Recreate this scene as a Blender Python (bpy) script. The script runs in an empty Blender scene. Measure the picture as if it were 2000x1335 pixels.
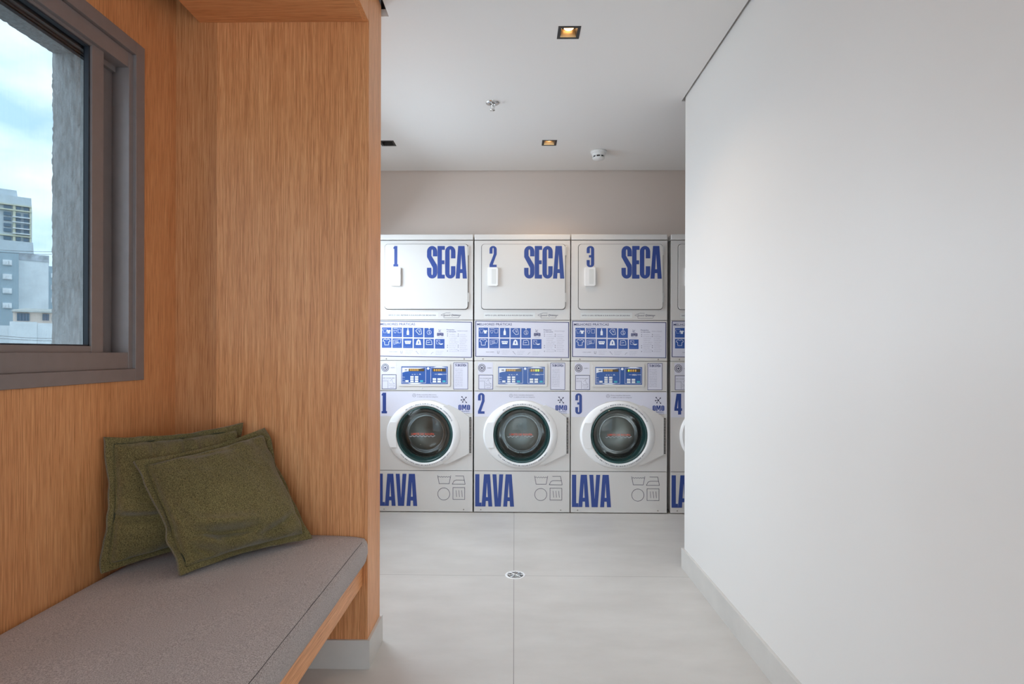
import bpy, bmesh, math, random
from mathutils import Vector, Matrix, noise
random.seed(7)
scene = bpy.context.scene
col = scene.collection
PI = math.pi

# ------------------------------------------------------------------ camera
EYE = 1.14
F = 1100.0                                   # focal length in pixels of the 2000 px wide frame
YAW, ROLL = 0.0143, 0.0025
cam_data = bpy.data.cameras.new('camera'); cam = bpy.data.objects.new('camera', cam_data); col.objects.link(cam)
cam_data.sensor_width = 36.0; cam_data.lens = F / 2000 * 36
cam_data.shift_x = 0.0055; cam_data.shift_y = 0.01025
cam_data.clip_start = 0.02; cam_data.clip_end = 1500
cam.matrix_world = Matrix.Translation((0, 0, EYE)) @ Matrix.Rotation(YAW, 4, 'Z') @ Matrix.Rotation(PI / 2, 4, 'X') @ Matrix.Rotation(ROLL, 4, 'Z')
scene.camera = cam

# ------------------------------------------------------------------ colour management
vs = scene.view_settings
vs.view_transform = 'Standard'; vs.look = 'None'; vs.gamma = 1.0; vs.use_curve_mapping = False
vs.exposure = 0.68
scene.cycles.use_denoising = True
scene.cycles.max_bounces = 10
scene.cycles.diffuse_bounces = 6
scene.cycles.transparent_max_bounces = 16
scene.cycles.sample_clamp_indirect = 6.0
scene.cycles.caustics_reflective = False
scene.cycles.caustics_refractive = False

# ------------------------------------------------------------------ world: blue sky with bright clouds
SKY = 3.7
world = bpy.data.worlds.new('sky'); scene.world = world; world.use_nodes = True
nt = world.node_tree; nt.nodes.clear()
def wn(t, **k):
    n = nt.nodes.new(t)
    for a, b in k.items(): setattr(n, a, b)
    return n
wo = wn('ShaderNodeOutputWorld'); wb = wn('ShaderNodeBackground'); tc = wn('ShaderNodeTexCoord')
mp = wn('ShaderNodeMapping'); mp.inputs['Scale'].default_value = (1.0, 1.0, 2.2); mp.inputs['Location'].default_value = (0.35, 0.1, 0.25)
nz = wn('ShaderNodeTexNoise'); nz.inputs['Scale'].default_value = 3.4; nz.inputs['Detail'].default_value = 7; nz.inputs['Roughness'].default_value = 0.52
rp = wn('ShaderNodeValToRGB')
e = rp.color_ramp.elements
e[0].position = 0.40; e[0].color = (0.42, 0.59, 0.74, 1)
e[1].position = 0.60; e[1].color = (0.84, 0.89, 0.93, 1)
m = rp.color_ramp.elements.new(0.49); m.color = (0.64, 0.75, 0.84, 1)
nt.links.new(tc.outputs['Generated'], mp.inputs['Vector']); nt.links.new(mp.outputs['Vector'], nz.inputs['Vector'])
nt.links.new(nz.outputs['Fac'], rp.inputs['Fac']); nt.links.new(rp.outputs['Color'], wb.inputs['Color'])
wb.inputs['Strength'].default_value = SKY
nt.links.new(wb.outputs['Background'], wo.inputs['Surface'])

# ------------------------------------------------------------------ daylight at the windows and an added rear fill
def area(name, loc, rot, sx, sy, power, color, spread=PI):
    l = bpy.data.lights.new(name, 'AREA'); l.shape = 'RECTANGLE'; l.size = sx; l.size_y = sy
    l.energy = power; l.color = color; l.spread = spread
    o = bpy.data.objects.new(name, l); o.location = loc; o.rotation_euler = rot; col.objects.link(o); return o
def portal(name, loc, rot, sx, sy):
    o = area(name, loc, rot, sx, sy, 1, (1, 1, 1)); o.data.cycles.is_portal = True; return o
# facing +X : rotation (0, -90deg, 0) turns local -Z into +X ; local X -> world Z, local Y -> world Y
portal('sky_portal_niche', (-1.50, 1.05, 1.60), (0, -PI / 2, 0), 1.06, 1.55)
area('daylight_laundry_window', (-1.56, 3.22, 1.66), (0, -PI / 2 + .72, -.22), 1.15, 1.22, 27, (0.70, 0.86, 1.0))
RY = -2.5
area('added_rear_fill', (-0.16, RY + .02, 1.30), (PI / 2, 0, PI), 2.0, 2.3, 150, (1.0, 0.94, 0.87))  # added fill light behind the camera, brightens niche and machine fronts

# ------------------------------------------------------------------ materials
MAT = {}
def nodes(name):
    m = bpy.data.materials.new(name); m.use_nodes = True; MAT[name] = m
    return m, m.node_tree, m.node_tree.nodes['Principled BSDF']
def plain(name, c, rough=0.5, metal=0.0, bump=0.0, bscale=200, var=0.0, vscale=6, spec=0.5, emit=None, es=0, coat=0):
    m, t, b = nodes(name)
    b.inputs['Base Color'].default_value = (*c, 1); b.inputs['Roughness'].default_value = rough
    b.inputs['Metallic'].default_value = metal; b.inputs['Specular IOR Level'].default_value = spec
    b.inputs['Coat Weight'].default_value = coat
    if emit: b.inputs['Emission Color'].default_value = (*emit, 1); b.inputs['Emission Strength'].default_value = es
    co = t.nodes.new('ShaderNodeTexCoord')
    if var:
        n = t.nodes.new('ShaderNodeTexNoise'); n.inputs['Scale'].default_value = vscale; n.inputs['Detail'].default_value = 5
        t.links.new(co.outputs['Object'], n.inputs['Vector'])
        r = t.nodes.new('ShaderNodeValToRGB')
        r.color_ramp.elements[0].position = 0.3; r.color_ramp.elements[1].position = 0.7
        r.color_ramp.elements[0].color = (*[x * (1 - var) for x in c], 1); r.color_ramp.elements[1].color = (*[min(1, x * (1 + var)) for x in c], 1)
        t.links.new(n.outputs['Fac'], r.inputs['Fac']); t.links.new(r.outputs['Color'], b.inputs['Base Color'])
    if bump:
        n2 = t.nodes.new('ShaderNodeTexNoise'); n2.inputs['Scale'].default_value = bscale; n2.inputs['Detail'].default_value = 3
        t.links.new(co.outputs['Object'], n2.inputs['Vector'])
        bp = t.nodes.new('ShaderNodeBump'); bp.inputs['Strength'].default_value = bump; bp.inputs['Distance'].default_value = 0.002
        t.links.new(n2.outputs['Fac'], bp.inputs['Height']); t.links.new(bp.outputs['Normal'], b.inputs['Normal'])
    return m

def wood(name, axis, tone=1.0, seed=0.0):
    """straight-grained oak veneer, fine grain along one axis"""
    m, t, b = nodes(name)
    L = t.links.new
    co = t.nodes.new('ShaderNodeTexCoord'); mp = t.nodes.new('ShaderNodeMapping'); mp.inputs['Location'].default_value = (seed, seed * 1.7, seed * .6)
    sc = [1.0, 1.0, 1.0]; sc[axis] = 0.018
    mp.inputs['Scale'].default_value = sc
    L(co.outputs['Object'], mp.inputs['Vector'])
    fine = t.nodes.new('ShaderNodeTexNoise'); fine.inputs['Scale'].default_value = 330; fine.inputs['Detail'].default_value = 4; fine.inputs['Roughness'].default_value = 0.62
    L(mp.outputs['Vector'], fine.inputs['Vector'])
    mp2 = t.nodes.new('ShaderNodeMapping'); s2 = [1.0, 1.0, 1.0]; s2[axis] = 0.05; mp2.inputs['Scale'].default_value = s2; mp2.inputs['Location'].default_value = (seed * 2, 3, seed)
    L(co.outputs['Object'], mp2.inputs['Vector'])
    broad = t.nodes.new('ShaderNodeTexNoise'); broad.inputs['Scale'].default_value = 11; broad.inputs['Detail'].default_value = 3
    L(mp2.outputs['Vector'], broad.inputs['Vector'])
    # short darker pores
    mp3 = t.nodes.new('ShaderNodeMapping'); s3 = [1.0, 1.0, 1.0]; s3[axis] = 0.022; mp3.inputs['Scale'].default_value = s3
    L(co.outputs['Object'], mp3.inputs['Vector'])
    pore = t.nodes.new('ShaderNodeTexNoise'); pore.inputs['Scale'].default_value = 560; pore.inputs['Detail'].default_value = 2
    L(mp3.outputs['Vector'], pore.inputs['Vector'])
    r = t.nodes.new('ShaderNodeValToRGB'); el = r.color_ramp.elements
    def c(a): return (*[min(1, v * tone) for v in a], 1)
    el[0].position = 0.28; el[0].color = c((0.42, 0.155, 0.052))
    el[1].position = 0.74; el[1].color = c((0.84, 0.465, 0.225))
    k = el.new(0.5); k.color = c((0.68, 0.30, 0.120))
    mix = t.nodes.new('ShaderNodeMath'); mix.operation = 'MULTIPLY_ADD'; mix.inputs[1].default_value = 0.78
    half = t.nodes.new('ShaderNodeMath'); half.operation = 'MULTIPLY'; half.inputs[1].default_value = 0.22
    L(broad.outputs['Fac'], half.inputs[0]); L(fine.outputs['Fac'], mix.inputs[0]); L(half.outputs[0], mix.inputs[2])
    L(mix.outputs[0], r.inputs['Fac'])
    pr = t.nodes.new('ShaderNodeValToRGB'); pr.color_ramp.elements[0].position = 0.36; pr.color_ramp.elements[1].position = 0.46
    pr.color_ramp.elements[0].color = (0.76, 0.68, 0.60, 1); pr.color_ramp.elements[1].color = (1, 1, 1, 1)
    L(pore.outputs['Fac'], pr.inputs['Fac'])
    mul = t.nodes.new('ShaderNodeMix'); mul.data_type = 'RGBA'; mul.blend_type = 'MULTIPLY'; mul.inputs[0].default_value = 1.0
    L(r.outputs['Color'], mul.inputs[6]); L(pr.outputs['Color'], mul.inputs[7]); L(mul.outputs[2], b.inputs['Base Color'])
    b.inputs['Roughness'].default_value = 0.40; b.inputs['Specular IOR Level'].default_value = 0.5
    bp = t.nodes.new('ShaderNodeBump'); bp.inputs['Strength'].default_value = 0.12; bp.inputs['Distance'].default_value = 0.001
    L(fine.outputs['Fac'], bp.inputs['Height']); L(bp.outputs['Normal'], b.inputs['Normal'])
    return m
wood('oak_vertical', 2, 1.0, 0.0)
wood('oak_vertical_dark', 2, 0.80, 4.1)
wood('oak_vertical_lit', 2, 1.14, 8.3)  # paler tone stands in for grazing light on fascia and end-wall side
wood('oak_crosswise', 0, 1.0, 2.2)
wood('oak_lengthwise_lit', 1, 1.16, 6.6)  # raised tone stands in for grazing light along the bench rail

def fabric(name, c_dark, c_light, scale=900, bump=0.5, broad=(5, 0.12)):
    m, t, b = nodes(name); L = t.links.new
    co = t.nodes.new('ShaderNodeTexCoord')
    n = t.nodes.new('ShaderNodeTexNoise'); n.inputs['Scale'].default_value = scale; n.inputs['Detail'].default_value = 3; n.inputs['Roughness'].default_value = 0.7
    L(co.outputs['Object'], n.inputs['Vector'])
    r = t.nodes.new('ShaderNodeValToRGB'); r.color_ramp.elements[0].position = 0.33; r.color_ramp.elements[1].position = 0.67
    r.color_ramp.elements[0].color = (*c_dark, 1); r.color_ramp.elements[1].color = (*c_light, 1)
    L(n.outputs['Fac'], r.inputs['Fac'])
    n2 = t.nodes.new('ShaderNodeTexNoise'); n2.inputs['Scale'].default_value = broad[0]; n2.inputs['Detail'].default_value = 4
    L(co.outputs['Object'], n2.inputs['Vector'])
    r2 = t.nodes.new('ShaderNodeValToRGB'); v = 1 - broad[1]; r2.color_ramp.elements[0].position = 0.35; r2.color_ramp.elements[1].position = 0.65
    r2.color_ramp.elements[0].color = (v, v, v, 1); r2.color_ramp.elements[1].color = (1, 1, 1, 1)
    L(n2.outputs['Fac'], r2.inputs['Fac'])
    mul = t.nodes.new('ShaderNodeMix'); mul.data_type = 'RGBA'; mul.blend_type = 'MULTIPLY'; mul.inputs[0].default_value = 1.0
    L(r.outputs['Color'], mul.inputs[6]); L(r2.outputs['Color'], mul.inputs[7]); L(mul.outputs[2], b.inputs['Base Color'])
    b.inputs['Roughness'].default_value = 0.95; b.inputs['Specular IOR Level'].default_value = 0.15
    b.inputs['Sheen Weight'].default_value = 0.25; b.inputs['Sheen Roughness'].default_value = 0.5
    bp = t.nodes.new('ShaderNodeBump'); bp.inputs['Strength'].default_value = bump; bp.inputs['Distance'].default_value = 0.0012
    L(n.outputs['Fac'], bp.inputs['Height']); L(bp.outputs['Normal'], b.inputs['Normal'])
    return m
fabric('cushion_grey', (0.22, 0.183, 0.17), (0.60, 0.52, 0.495), 380, 0.8, (3, 0.08))
fabric('pillow_green', (0.048, 0.038, 0.012), (0.27, 0.212, 0.088), 360, 0.9, (7, 0.2))

plain('pillow_hem', (.035, .035, .018), .9)
def floor_mat():
    m, t, b = nodes('floor_tile'); L = t.links.new
    co = t.nodes.new('ShaderNodeTexCoord'); sep = t.nodes.new('ShaderNodeSeparateXYZ'); L(co.outputs['Object'], sep.inputs[0])
    def grout(sock, off):
        a = t.nodes.new('ShaderNodeMath'); a.operation = 'ADD'; a.inputs[1].default_value = 60.0 - off; L(sock, a.inputs[0])
        mo = t.nodes.new('ShaderNodeMath'); mo.operation = 'MODULO'; mo.inputs[1].default_value = 1.2; L(a.outputs[0], mo.inputs[0])
        s = t.nodes.new('ShaderNodeMath'); s.operation = 'SUBTRACT'; s.inputs[1].default_value = 0.6; L(mo.outputs[0], s.inputs[0])
        ab = t.nodes.new('ShaderNodeMath'); ab.operation = 'ABSOLUTE'; L(s.outputs[0], ab.inputs[0])
        g = t.nodes.new('ShaderNodeMath'); g.operation = 'LESS_THAN'; g.inputs[1].default_value = 0.0013; L(ab.outputs[0], g.inputs[0])
        return g.outputs[0]
    gx = grout(sep.outputs[0], -0.6); gy = grout(sep.outputs[1], 2.28)
    mx = t.nodes.new('ShaderNodeMath'); mx.operation = 'MAXIMUM'; L(gx, mx.inputs[0]); L(gy, mx.inputs[1])
    n = t.nodes.new('ShaderNodeTexNoise'); n.inputs['Scale'].default_value = 2.2; n.inputs['Detail'].default_value = 8; n.inputs['Roughness'].default_value = 0.6
    mp = t.nodes.new('ShaderNodeMapping'); mp.inputs['Scale'].default_value = (1, 2.2, 1); L(co.outputs['Object'], mp.inputs[0]); L(mp.outputs[0], n.inputs['Vector'])
    r = t.nodes.new('ShaderNodeValToRGB'); r.color_ramp.elements[0].position = 0.3; r.color_ramp.elements[1].position = 0.72
    r.color_ramp.elements[0].color = (0.54, 0.51, 0.475, 1); r.color_ramp.elements[1].color = (0.635, 0.605, 0.57, 1)
    L(n.outputs['Fac'], r.inputs['Fac'])
    mix = t.nodes.new('ShaderNodeMix'); mix.data_type = 'RGBA'; L(mx.outputs[0], mix.inputs[0]); L(r.outputs['Color'], mix.inputs[6]); mix.inputs[7].default_value = (0.27, 0.25, 0.23, 1)
    L(mix.outputs[2], b.inputs['Base Color']); b.inputs['Roughness'].default_value = 0.42; b.inputs['Specular IOR Level'].default_value = 0.4
floor_mat()

plain('wall_paint', (0.80, 0.775, 0.745), 0.42, bump=0.03, bscale=90)
plain('wall_taupe', (0.64, 0.555, 0.50), 0.7, bump=0.03, bscale=90)
plain('ceiling_paint', (0.80, 0.77, 0.745), 0.8)
plain('slab_grey', (0.30, 0.29, 0.28), 0.9, var=0.2, vscale=20)
plain('skirting_tile', (0.62, 0.595, 0.56), 0.4, var=0.06, vscale=5)
plain('skirting_edge', (0.50, 0.44, 0.33), 0.5)
def stucco():
    m = plain('stucco', (0.55, 0.53, 0.52), 0.95, bump=1.0, bscale=170); t = m.node_tree; b = t.nodes['Principled BSDF']; L = t.links.new
    co = t.nodes.new('ShaderNodeTexCoord'); mp = t.nodes.new('ShaderNodeMapping'); mp.inputs['Scale'].default_value = (1, 1, .16)
    n = t.nodes.new('ShaderNodeTexNoise'); n.inputs['Scale'].default_value = 95; n.inputs['Detail'].default_value = 6; n.inputs['Roughness'].default_value = .7
    L(co.outputs['Object'], mp.inputs[0]); L(mp.outputs[0], n.inputs['Vector'])
    r = t.nodes.new('ShaderNodeValToRGB'); r.color_ramp.elements[0].position = .35; r.color_ramp.elements[1].position = .65
    r.color_ramp.elements[0].color = (.60, .57, .55, 1); r.color_ramp.elements[1].color = (.92, .90, .90, 1)
    L(n.outputs['Fac'], r.inputs['Fac']); L(r.outputs['Color'], b.inputs['Base Color'])
stucco()
plain('aluminium_bronze', (0.235, 0.20, 0.195), 0.38, metal=0.15, var=0.04, vscale=30)
plain('gasket_black', (0.02, 0.025, 0.035), 0.5)
plain('enamel', (0.66, 0.64, 0.62), 0.28, spec=0.5)
plain('enamel_lid', (0.70, 0.68, 0.66), 0.25)
plain('plastic_white', (0.84, 0.84, 0.84), 0.3)
plain('plastic_pale', (0.70, 0.71, 0.70), 0.35)
plain('seam_dark', (0.035, 0.028, 0.025), 0.7)
plain('sticker_blue', (0.026, 0.062, 0.27), 0.4)
plain('tile_blue', (0.030, 0.095, 0.36), 0.4)
plain('panel_blue', (0.03, 0.10, 0.34), 0.3)
plain('frame_navy', (0.045, 0.055, 0.17), 0.45)
plain('sticker_lilac', (0.70, 0.70, 0.80), 0.4)
plain('ink_dark', (0.05, 0.05, 0.10), 0.6)
plain('ink_grey', (0.30, 0.30, 0.38), 0.6)
plain('ink_white', (0.85, 0.88, 0.95), 0.5)
plain('ink_pale_blue', (0.22, 0.32, 0.66), 0.5)
plain('ink_red', (0.80, 0.12, 0.07), 0.5)
plain('key_white', (0.80, 0.82, 0.84), 0.4)
plain('key_teal', (0.06, 0.42, 0.55), 0.4)
plain('display_brown', (0.10, 0.075, 0.04), 0.2)
plain('led_amber', (0.5, 0.3, 0.08), 0.4, emit=(1.0, 0.55, 0.1), es=0.35)
plain('led_green', (0.4, 0.6, 0.1), 0.4, emit=(0.65, 1.0, 0.1), es=0.7)
plain('screw_steel', (0.35, 0.33, 0.30), 0.4, metal=0.8)
plain('gasket_teal', (0.018, 0.075, 0.075), 0.22, spec=0.7)
plain('drum_steel', (0.40, 0.37, 0.35), 0.38, metal=0.8)
plain('drum_dark', (0.045, 0.042, 0.04), 0.5)
plain('chrome', (0.65, 0.65, 0.65), 0.18, metal=1.0)
plain('black_metal', (0.018, 0.017, 0.017), 0.4)
plain('reflector_lit', (0.45, 0.30, 0.15), 0.3, metal=0.7)  # lamp glow put into the reflector colour; the unlit fitting stays black
plain('lamp_glow', (1, 0.85, 0.6), 0.4, emit=(1.0, 0.66, 0.34), es=6.0)
plain('detector_white', (0.78, 0.78, 0.77), 0.45)
plain('concrete_tower', (0.60, 0.65, 0.68), 0.8, var=0.08, vscale=0.5)
plain('yellow_trim', (0.66, 0.64, 0.50), 0.8)
plain('tower_glass', (0.10, 0.17, 0.23), 0.25)
plain('white_render', (0.86, 0.87, 0.88), 0.85, var=0.10, vscale=0.6)
plain('stained_parapet', (0.50, 0.52, 0.55), 0.9, var=0.35, vscale=1.2)
plain('blue_grey_render', (0.40, 0.49, 0.54), 0.85)
plain('peach_render', (0.80, 0.66, 0.57), 0.85)
plain('roof_tile', (0.50, 0.50, 0.47), 0.9, var=0.2, vscale=3)
plain('wire_dark', (0.08, 0.08, 0.08), 0.8)
plain('asphalt', (0.22, 0.22, 0.21), 0.9)

def glass_mat(name, tint, refl=1.0):
    m = bpy.data.materials.new(name); m.use_nodes = True; MAT[name] = m; t = m.node_tree; t.nodes.clear()
    o = t.nodes.new('ShaderNodeOutputMaterial'); tr = t.nodes.new('ShaderNodeBsdfTransparent'); tr.inputs[0].default_value = (*tint, 1)
    g = t.nodes.new('ShaderNodeBsdfGlossy'); g.inputs['Roughness'].default_value = 0.02
    fr = t.nodes.new('ShaderNodeFresnel'); fr.inputs['IOR'].default_value = 1.45
    k = t.nodes.new('ShaderNodeMath'); k.operation = 'MULTIPLY'; k.inputs[1].default_value = refl; t.links.new(fr.outputs[0], k.inputs[0])
    mx = t.nodes.new('ShaderNodeMixShader'); t.links.new(k.outputs[0], mx.inputs[0]); t.links.new(tr.outputs[0], mx.inputs[1]); t.links.new(g.outputs[0], mx.inputs[2])
    t.links.new(mx.outputs[0], o.inputs[0])
glass_mat('window_glass', (0.47, 0.51, 0.53))
glass_mat('door_glass', (0.82, 0.85, 0.84), .5)

# ------------------------------------------------------------------ mesh helpers
class MB:
    def __init__(s): s.bm = bmesh.new(); s.mats = []
    def mi(s, m):
        if m not in s.mats: s.mats.append(m)
        return s.mats.index(m)
    def face(s, pts, m):
        vs_ = [s.bm.verts.new(p) for p in pts]
        try: f = s.bm.faces.new(vs_); f.material_index = s.mi(m); return f
        except ValueError: return None
    def box(s, a, b, m, bevel=0.0, seg=2):
        x0, y0, z0 = [min(a[i], b[i]) for i in range(3)]; x1, y1, z1 = [max(a[i], b[i]) for i in range(3)]
        v = [s.bm.verts.new(p) for p in ((x0, y0, z0), (x1, y0, z0), (x1, y1, z0), (x0, y1, z0), (x0, y0, z1), (x1, y0, z1), (x1, y1, z1), (x0, y1, z1))]
        fs = [s.bm.faces.new([v[i] for i in q]) for q in ((0, 3, 2, 1), (4, 5, 6, 7), (0, 1, 5, 4), (1, 2, 6, 5), (2, 3, 7, 6), (3, 0, 4, 7))]
        k = s.mi(m)
        for f in fs: f.material_index = k
        if bevel > 0:
            ed = list({e for f in fs for e in f.edges})
            r = bmesh.ops.bevel(s.bm, geom=ed, offset=bevel, segments=seg, affect='EDGES', profile=0.5)
            for f in r['faces']: f.material_index = k; f.smooth = True
    def prism(s, poly, y0, y1, m, bevel=0.0):
        """polygon in (x, z) extruded in y from y0 (front) to y1"""
        k = s.mi(m); n = len(poly)
        A = [s.bm.verts.new((p[0], y0, p[1])) for p in poly]; B = [s.bm.verts.new((p[0], y1, p[1])) for p in poly]
        f1 = s.bm.faces.new(A); f2 = s.bm.faces.new(B[::-1]); fs = [f1, f2]
        for i in range(n): fs.append(s.bm.faces.new([A[i], B[i], B[(i + 1) % n], A[(i + 1) % n]]))
        for f in fs: f.material_index = k
        if bevel:
            r = bmesh.ops.bevel(s.bm, geom=list(f1.edges), offset=bevel, segments=2, affect='EDGES', profile=0.5)
            for f in r['faces']: f.material_index = k; f.smooth = True
    def lathe(s, prof, m, c=(0, 0, 0), axis='z', n=40, smooth=True, cap=False):
        """profile of (radius, height)"""
        k = s.mi(m); rings = []
        for r, h in prof:
            ring = []
            for i in range(n):
                a = 2 * PI * i / n
                p = (r * math.cos(a), r * math.sin(a), h) if axis == 'z' else (r * math.cos(a), h, r * math.sin(a))
                ring.append(s.bm.verts.new((p[0] + c[0], p[1] + c[1], p[2] + c[2])))
            rings.append(ring)
        for a, b in zip(rings, rings[1:]):
            for i in range(n):
                f = s.bm.faces.new([a[i], a[(i + 1) % n], b[(i + 1) % n], b[i]]); f.material_index = k; f.smooth = smooth
        if cap:
            for rg in (rings[0], rings[-1]):
                f = s.bm.faces.new(rg); f.material_index = k
    def loft(s, rings, m, closed=True, smooth=True):
        k = s.mi(m); R = [[s.bm.verts.new(p) for p in r] for r in rings]
        for a, b in zip(R, R[1:]):
            n = len(a)
            for i in range(n if closed else n - 1):
                f = s.bm.faces.new([a[i], a[(i + 1) % n], b[(i + 1) % n], b[i]]); f.material_index = k; f.smooth = smooth
    def tube(s, pts, r, m, n=6, closed=False):
        k = s.mi(m); pts = [Vector(p) for p in pts]; rings = []
        for i, p in enumerate(pts):
            a = pts[i - 1] if (i or closed) else p; b = pts[(i + 1) % len(pts)] if (i < len(pts) - 1 or closed) else p
            d = (b - a).normalized(); u = d.cross(Vector((0, 0, 1)))
            if u.length < 1e-4: u = d.cross(Vector((0, 1, 0)))
            u.normalize(); w = d.cross(u)
            rings.append([s.bm.verts.new(p + u * math.cos(2 * PI * j / n) * r + w * math.sin(2 * PI * j / n) * r) for j in range(n)])
        prs = list(zip(rings, rings[1:])) + ([(rings[-1], rings[0])] if closed else [])
        for a, b in prs:
            for j in range(n):
                f = s.bm.faces.new([a[j], a[(j + 1) % n], b[(j + 1) % n], b[j]]); f.material_index = k; f.smooth = True
    def mesh(s, me, m, mtx):
        k = s.mi(m); vs_ = [s.bm.verts.new(mtx @ v.co) for v in me.vertices]
        for p in me.polygons:
            try: f = s.bm.faces.new([vs_[i] for i in p.vertices]); f.material_index = k
            except ValueError: pass
    def build(s, name, parent=None, normals=True):
        if normals: bmesh.ops.recalc_face_normals(s.bm, faces=s.bm.faces)
        me = bpy.data.meshes.new(name); s.bm.to_mesh(me); s.bm.free()
        for m in s.mats: me.materials.append(MAT[m])
        o = bpy.data.objects.new(name, me); col.objects.link(o)
        if parent: o.parent = parent
        return o
def empty(name, loc=(0, 0, 0), rz=0.0, parent=None):
    o = bpy.data.objects.new(name, None); o.empty_display_size = 0.1; o.location = loc; o.rotation_euler = (0, 0, rz); col.objects.link(o)
    if parent: o.parent = parent
    return o
def tag(o, label, cat, group=None, kind=None):
    if label: o['label'] = label
    if cat: o['category'] = cat
    if group: o['group'] = group
    if kind: o['kind'] = kind
    return o
def struct(o, label=None):
    o['kind'] = 'structure'
    if label: o['label'] = label
    return o
def copy_tree(o, parent=None):
    kids = [c for c in bpy.data.objects if c.parent == o]
    c = o.copy(); col.objects.link(c); c.parent = parent
    for ch in kids: copy_tree(ch, c)
    return c

# ---- small lettering, turned into meshes; big lettering is drawn below
_fc = {}
def text_me(s_, spacing=1.0, bold=0.0):
    key = (s_, spacing, bold)
    if key in _fc: return _fc[key]
    cu = bpy.data.curves.new('t', 'FONT'); cu.body = s_; cu.size = 1.0; cu.space_character = spacing; cu.resolution_u = 2; cu.offset = bold
    ob = bpy.data.objects.new('t', cu); col.objects.link(ob)
    dg = bpy.context.evaluated_depsgraph_get(); dg.update()
    me = bpy.data.meshes.new_from_object(ob.evaluated_get(dg))
    bpy.data.objects.remove(ob); bpy.data.curves.remove(cu)
    xs = [v.co.x for v in me.vertices] or [0, 1]
    _fc[key] = (me, min(xs), max(xs)); return _fc[key]
def put_text(mb, s_, x, z, h, y, m, width=None, bold=0.0, shear=0.0):
    """h is the height of the capitals, x,z the lower left corner"""
    me, a, b = text_me(s_, 1.0, bold)
    k = h / 0.70; kx = k if width is None else width / (b - a)
    mt = Matrix(((kx, shear * k, 0, x - a * kx), (0, 0, 0, y), (0, k, 0, z), (0, 0, 0, 1)))
    mb.mesh(me, m, mt)

def half(cx, cy, ro, so, ri, si, a0, a1, n=10):
    out = []
    for i in range(n):
        t0 = math.radians(a0 + (a1 - a0) * i / n); t1 = math.radians(a0 + (a1 - a0) * (i + 1) / n)
        out.append([(cx + ro * math.cos(t0), cy + so * math.sin(t0)), (cx + ro * math.cos(t1), cy + so * math.sin(t1)),
                    (cx + ri * math.cos(t1), cy + si * math.sin(t1)), (cx + ri * math.cos(t0), cy + si * math.sin(t0))])
    return out
def R(x0, y0, x1, y1): return [(x0, y0), (x1, y0), (x1, y1), (x0, y1)]
def glyph(ch):
    """heavy condensed letters, height 1; returns (width, polygons)"""
    w = 0.42; t = 0.180; b = 0.105; r = 0.17; g = w / 2
    top = half(g, 1 - r, g, r, g - t, r - b, 0, 180); bot = half(g, r, g, r, g - t, r - b, 180, 360)
    if ch == 'S': return w, top + bot + [R(0, .66, t, 1 - r), R(w - t, .68, w, 1 - r), [(0, .66), (t, .66), (w, .37), (w - t, .37)], [(0, .66), (t, .70), (w, .40), (w - t, .33)], R(w - t, r, w, .37), R(0, r, t, .33)]
    if ch == 'C': return w, top + bot + [R(0, r, t, 1 - r), R(w - t, .62, w, 1 - r), R(w - t, r, w, .38)]
    if ch in 'O0': return w, top + bot + [R(0, r, t, 1 - r), R(w - t, r, w, 1 - r)]
    if ch == 'E': return .30, [R(0, 0, t, 1), R(0, 0, .30, .12), R(0, .88, .30, 1), R(0, .44, .285, .56)]
    if ch == 'L': return .27, [R(0, 0, t, 1), R(0, 0, .27, .12)]
    if ch == 'A': return .46, [[(0, 0), (.17, 0), (.25, 1), (.10, 1)], [(.29, 0), (.46, 0), (.36, 1), (.21, 1)], R(.11, .17, .35, .29)]
    if ch == 'V': return .46, [[(.10, 0), (.25, 0), (.17, 1), (0, 1)], [(.21, 0), (.36, 0), (.46, 1), (.29, 1)]]
    if ch == 'M': return .60, [R(0, 0, .15, 1), R(.45, 0, .60, 1), [(.08, 1), (.22, 1), (.36, .2), (.24, .2)], [(.38, 1), (.52, 1), (.36, .2), (.24, .2)]]
    if ch == '1': return .26, [R(.05, 0, .23, 1), R(0, 0, .28, .11), [(0, .86), (.12, .86), (.12, 1), (.08, 1), (0, .93)]]
    w = .34; g = w / 2; t = .142; r = .15
    top = half(g, 1 - r, g, r, g - t, r - .09, 0, 180); bot = half(g, r, g, r, g - t, r - .09, 180, 360)
    if ch == '2': return w, top + [R(0, .64, t, 1 - r), R(w - t, .60, w, 1 - r), [(w - t, .62), (w, .60), (t, .14), (0, .10)], [(w - t, .60), (w, .62), (t + .01, .10), (0, .12)], R(0, 0, w, .12)]
    if ch == '3': return w, top + bot + [R(0, .66, t, 1 - r), R(w - t, .57, w, 1 - r), R(w - t, r, w, .47), R(0, r, t, .34), [(.10, .46), (w - .03, .46), (w, .42), (w, .62), (w - .03, .57), (.10, .57)]]
    if ch == '4': return w, [R(w - t - .03, 0, w - .03, 1), R(0, .18, w + .01, .30), [(0, .18), (.12, .26), (w - t, 1), (w - t - .10, 1), (0, .30)]]
def big(mb, s_, x0, x1, z0, z1, y, m, gap=.03):
    ws = [glyph(c)[0] for c in s_]; tot = sum(ws) + gap * (len(s_) - 1); kx = (x1 - x0) / tot; kz = z1 - z0; x = 0
    for i, c in enumerate(s_):
        for j, p in enumerate(glyph(c)[1]):
            mb.face([(x0 + (x + a) * kx, y - 0.00003 * j, z0 + b * kz) for a, b in p], m)
        x += ws[i] + gap
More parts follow.
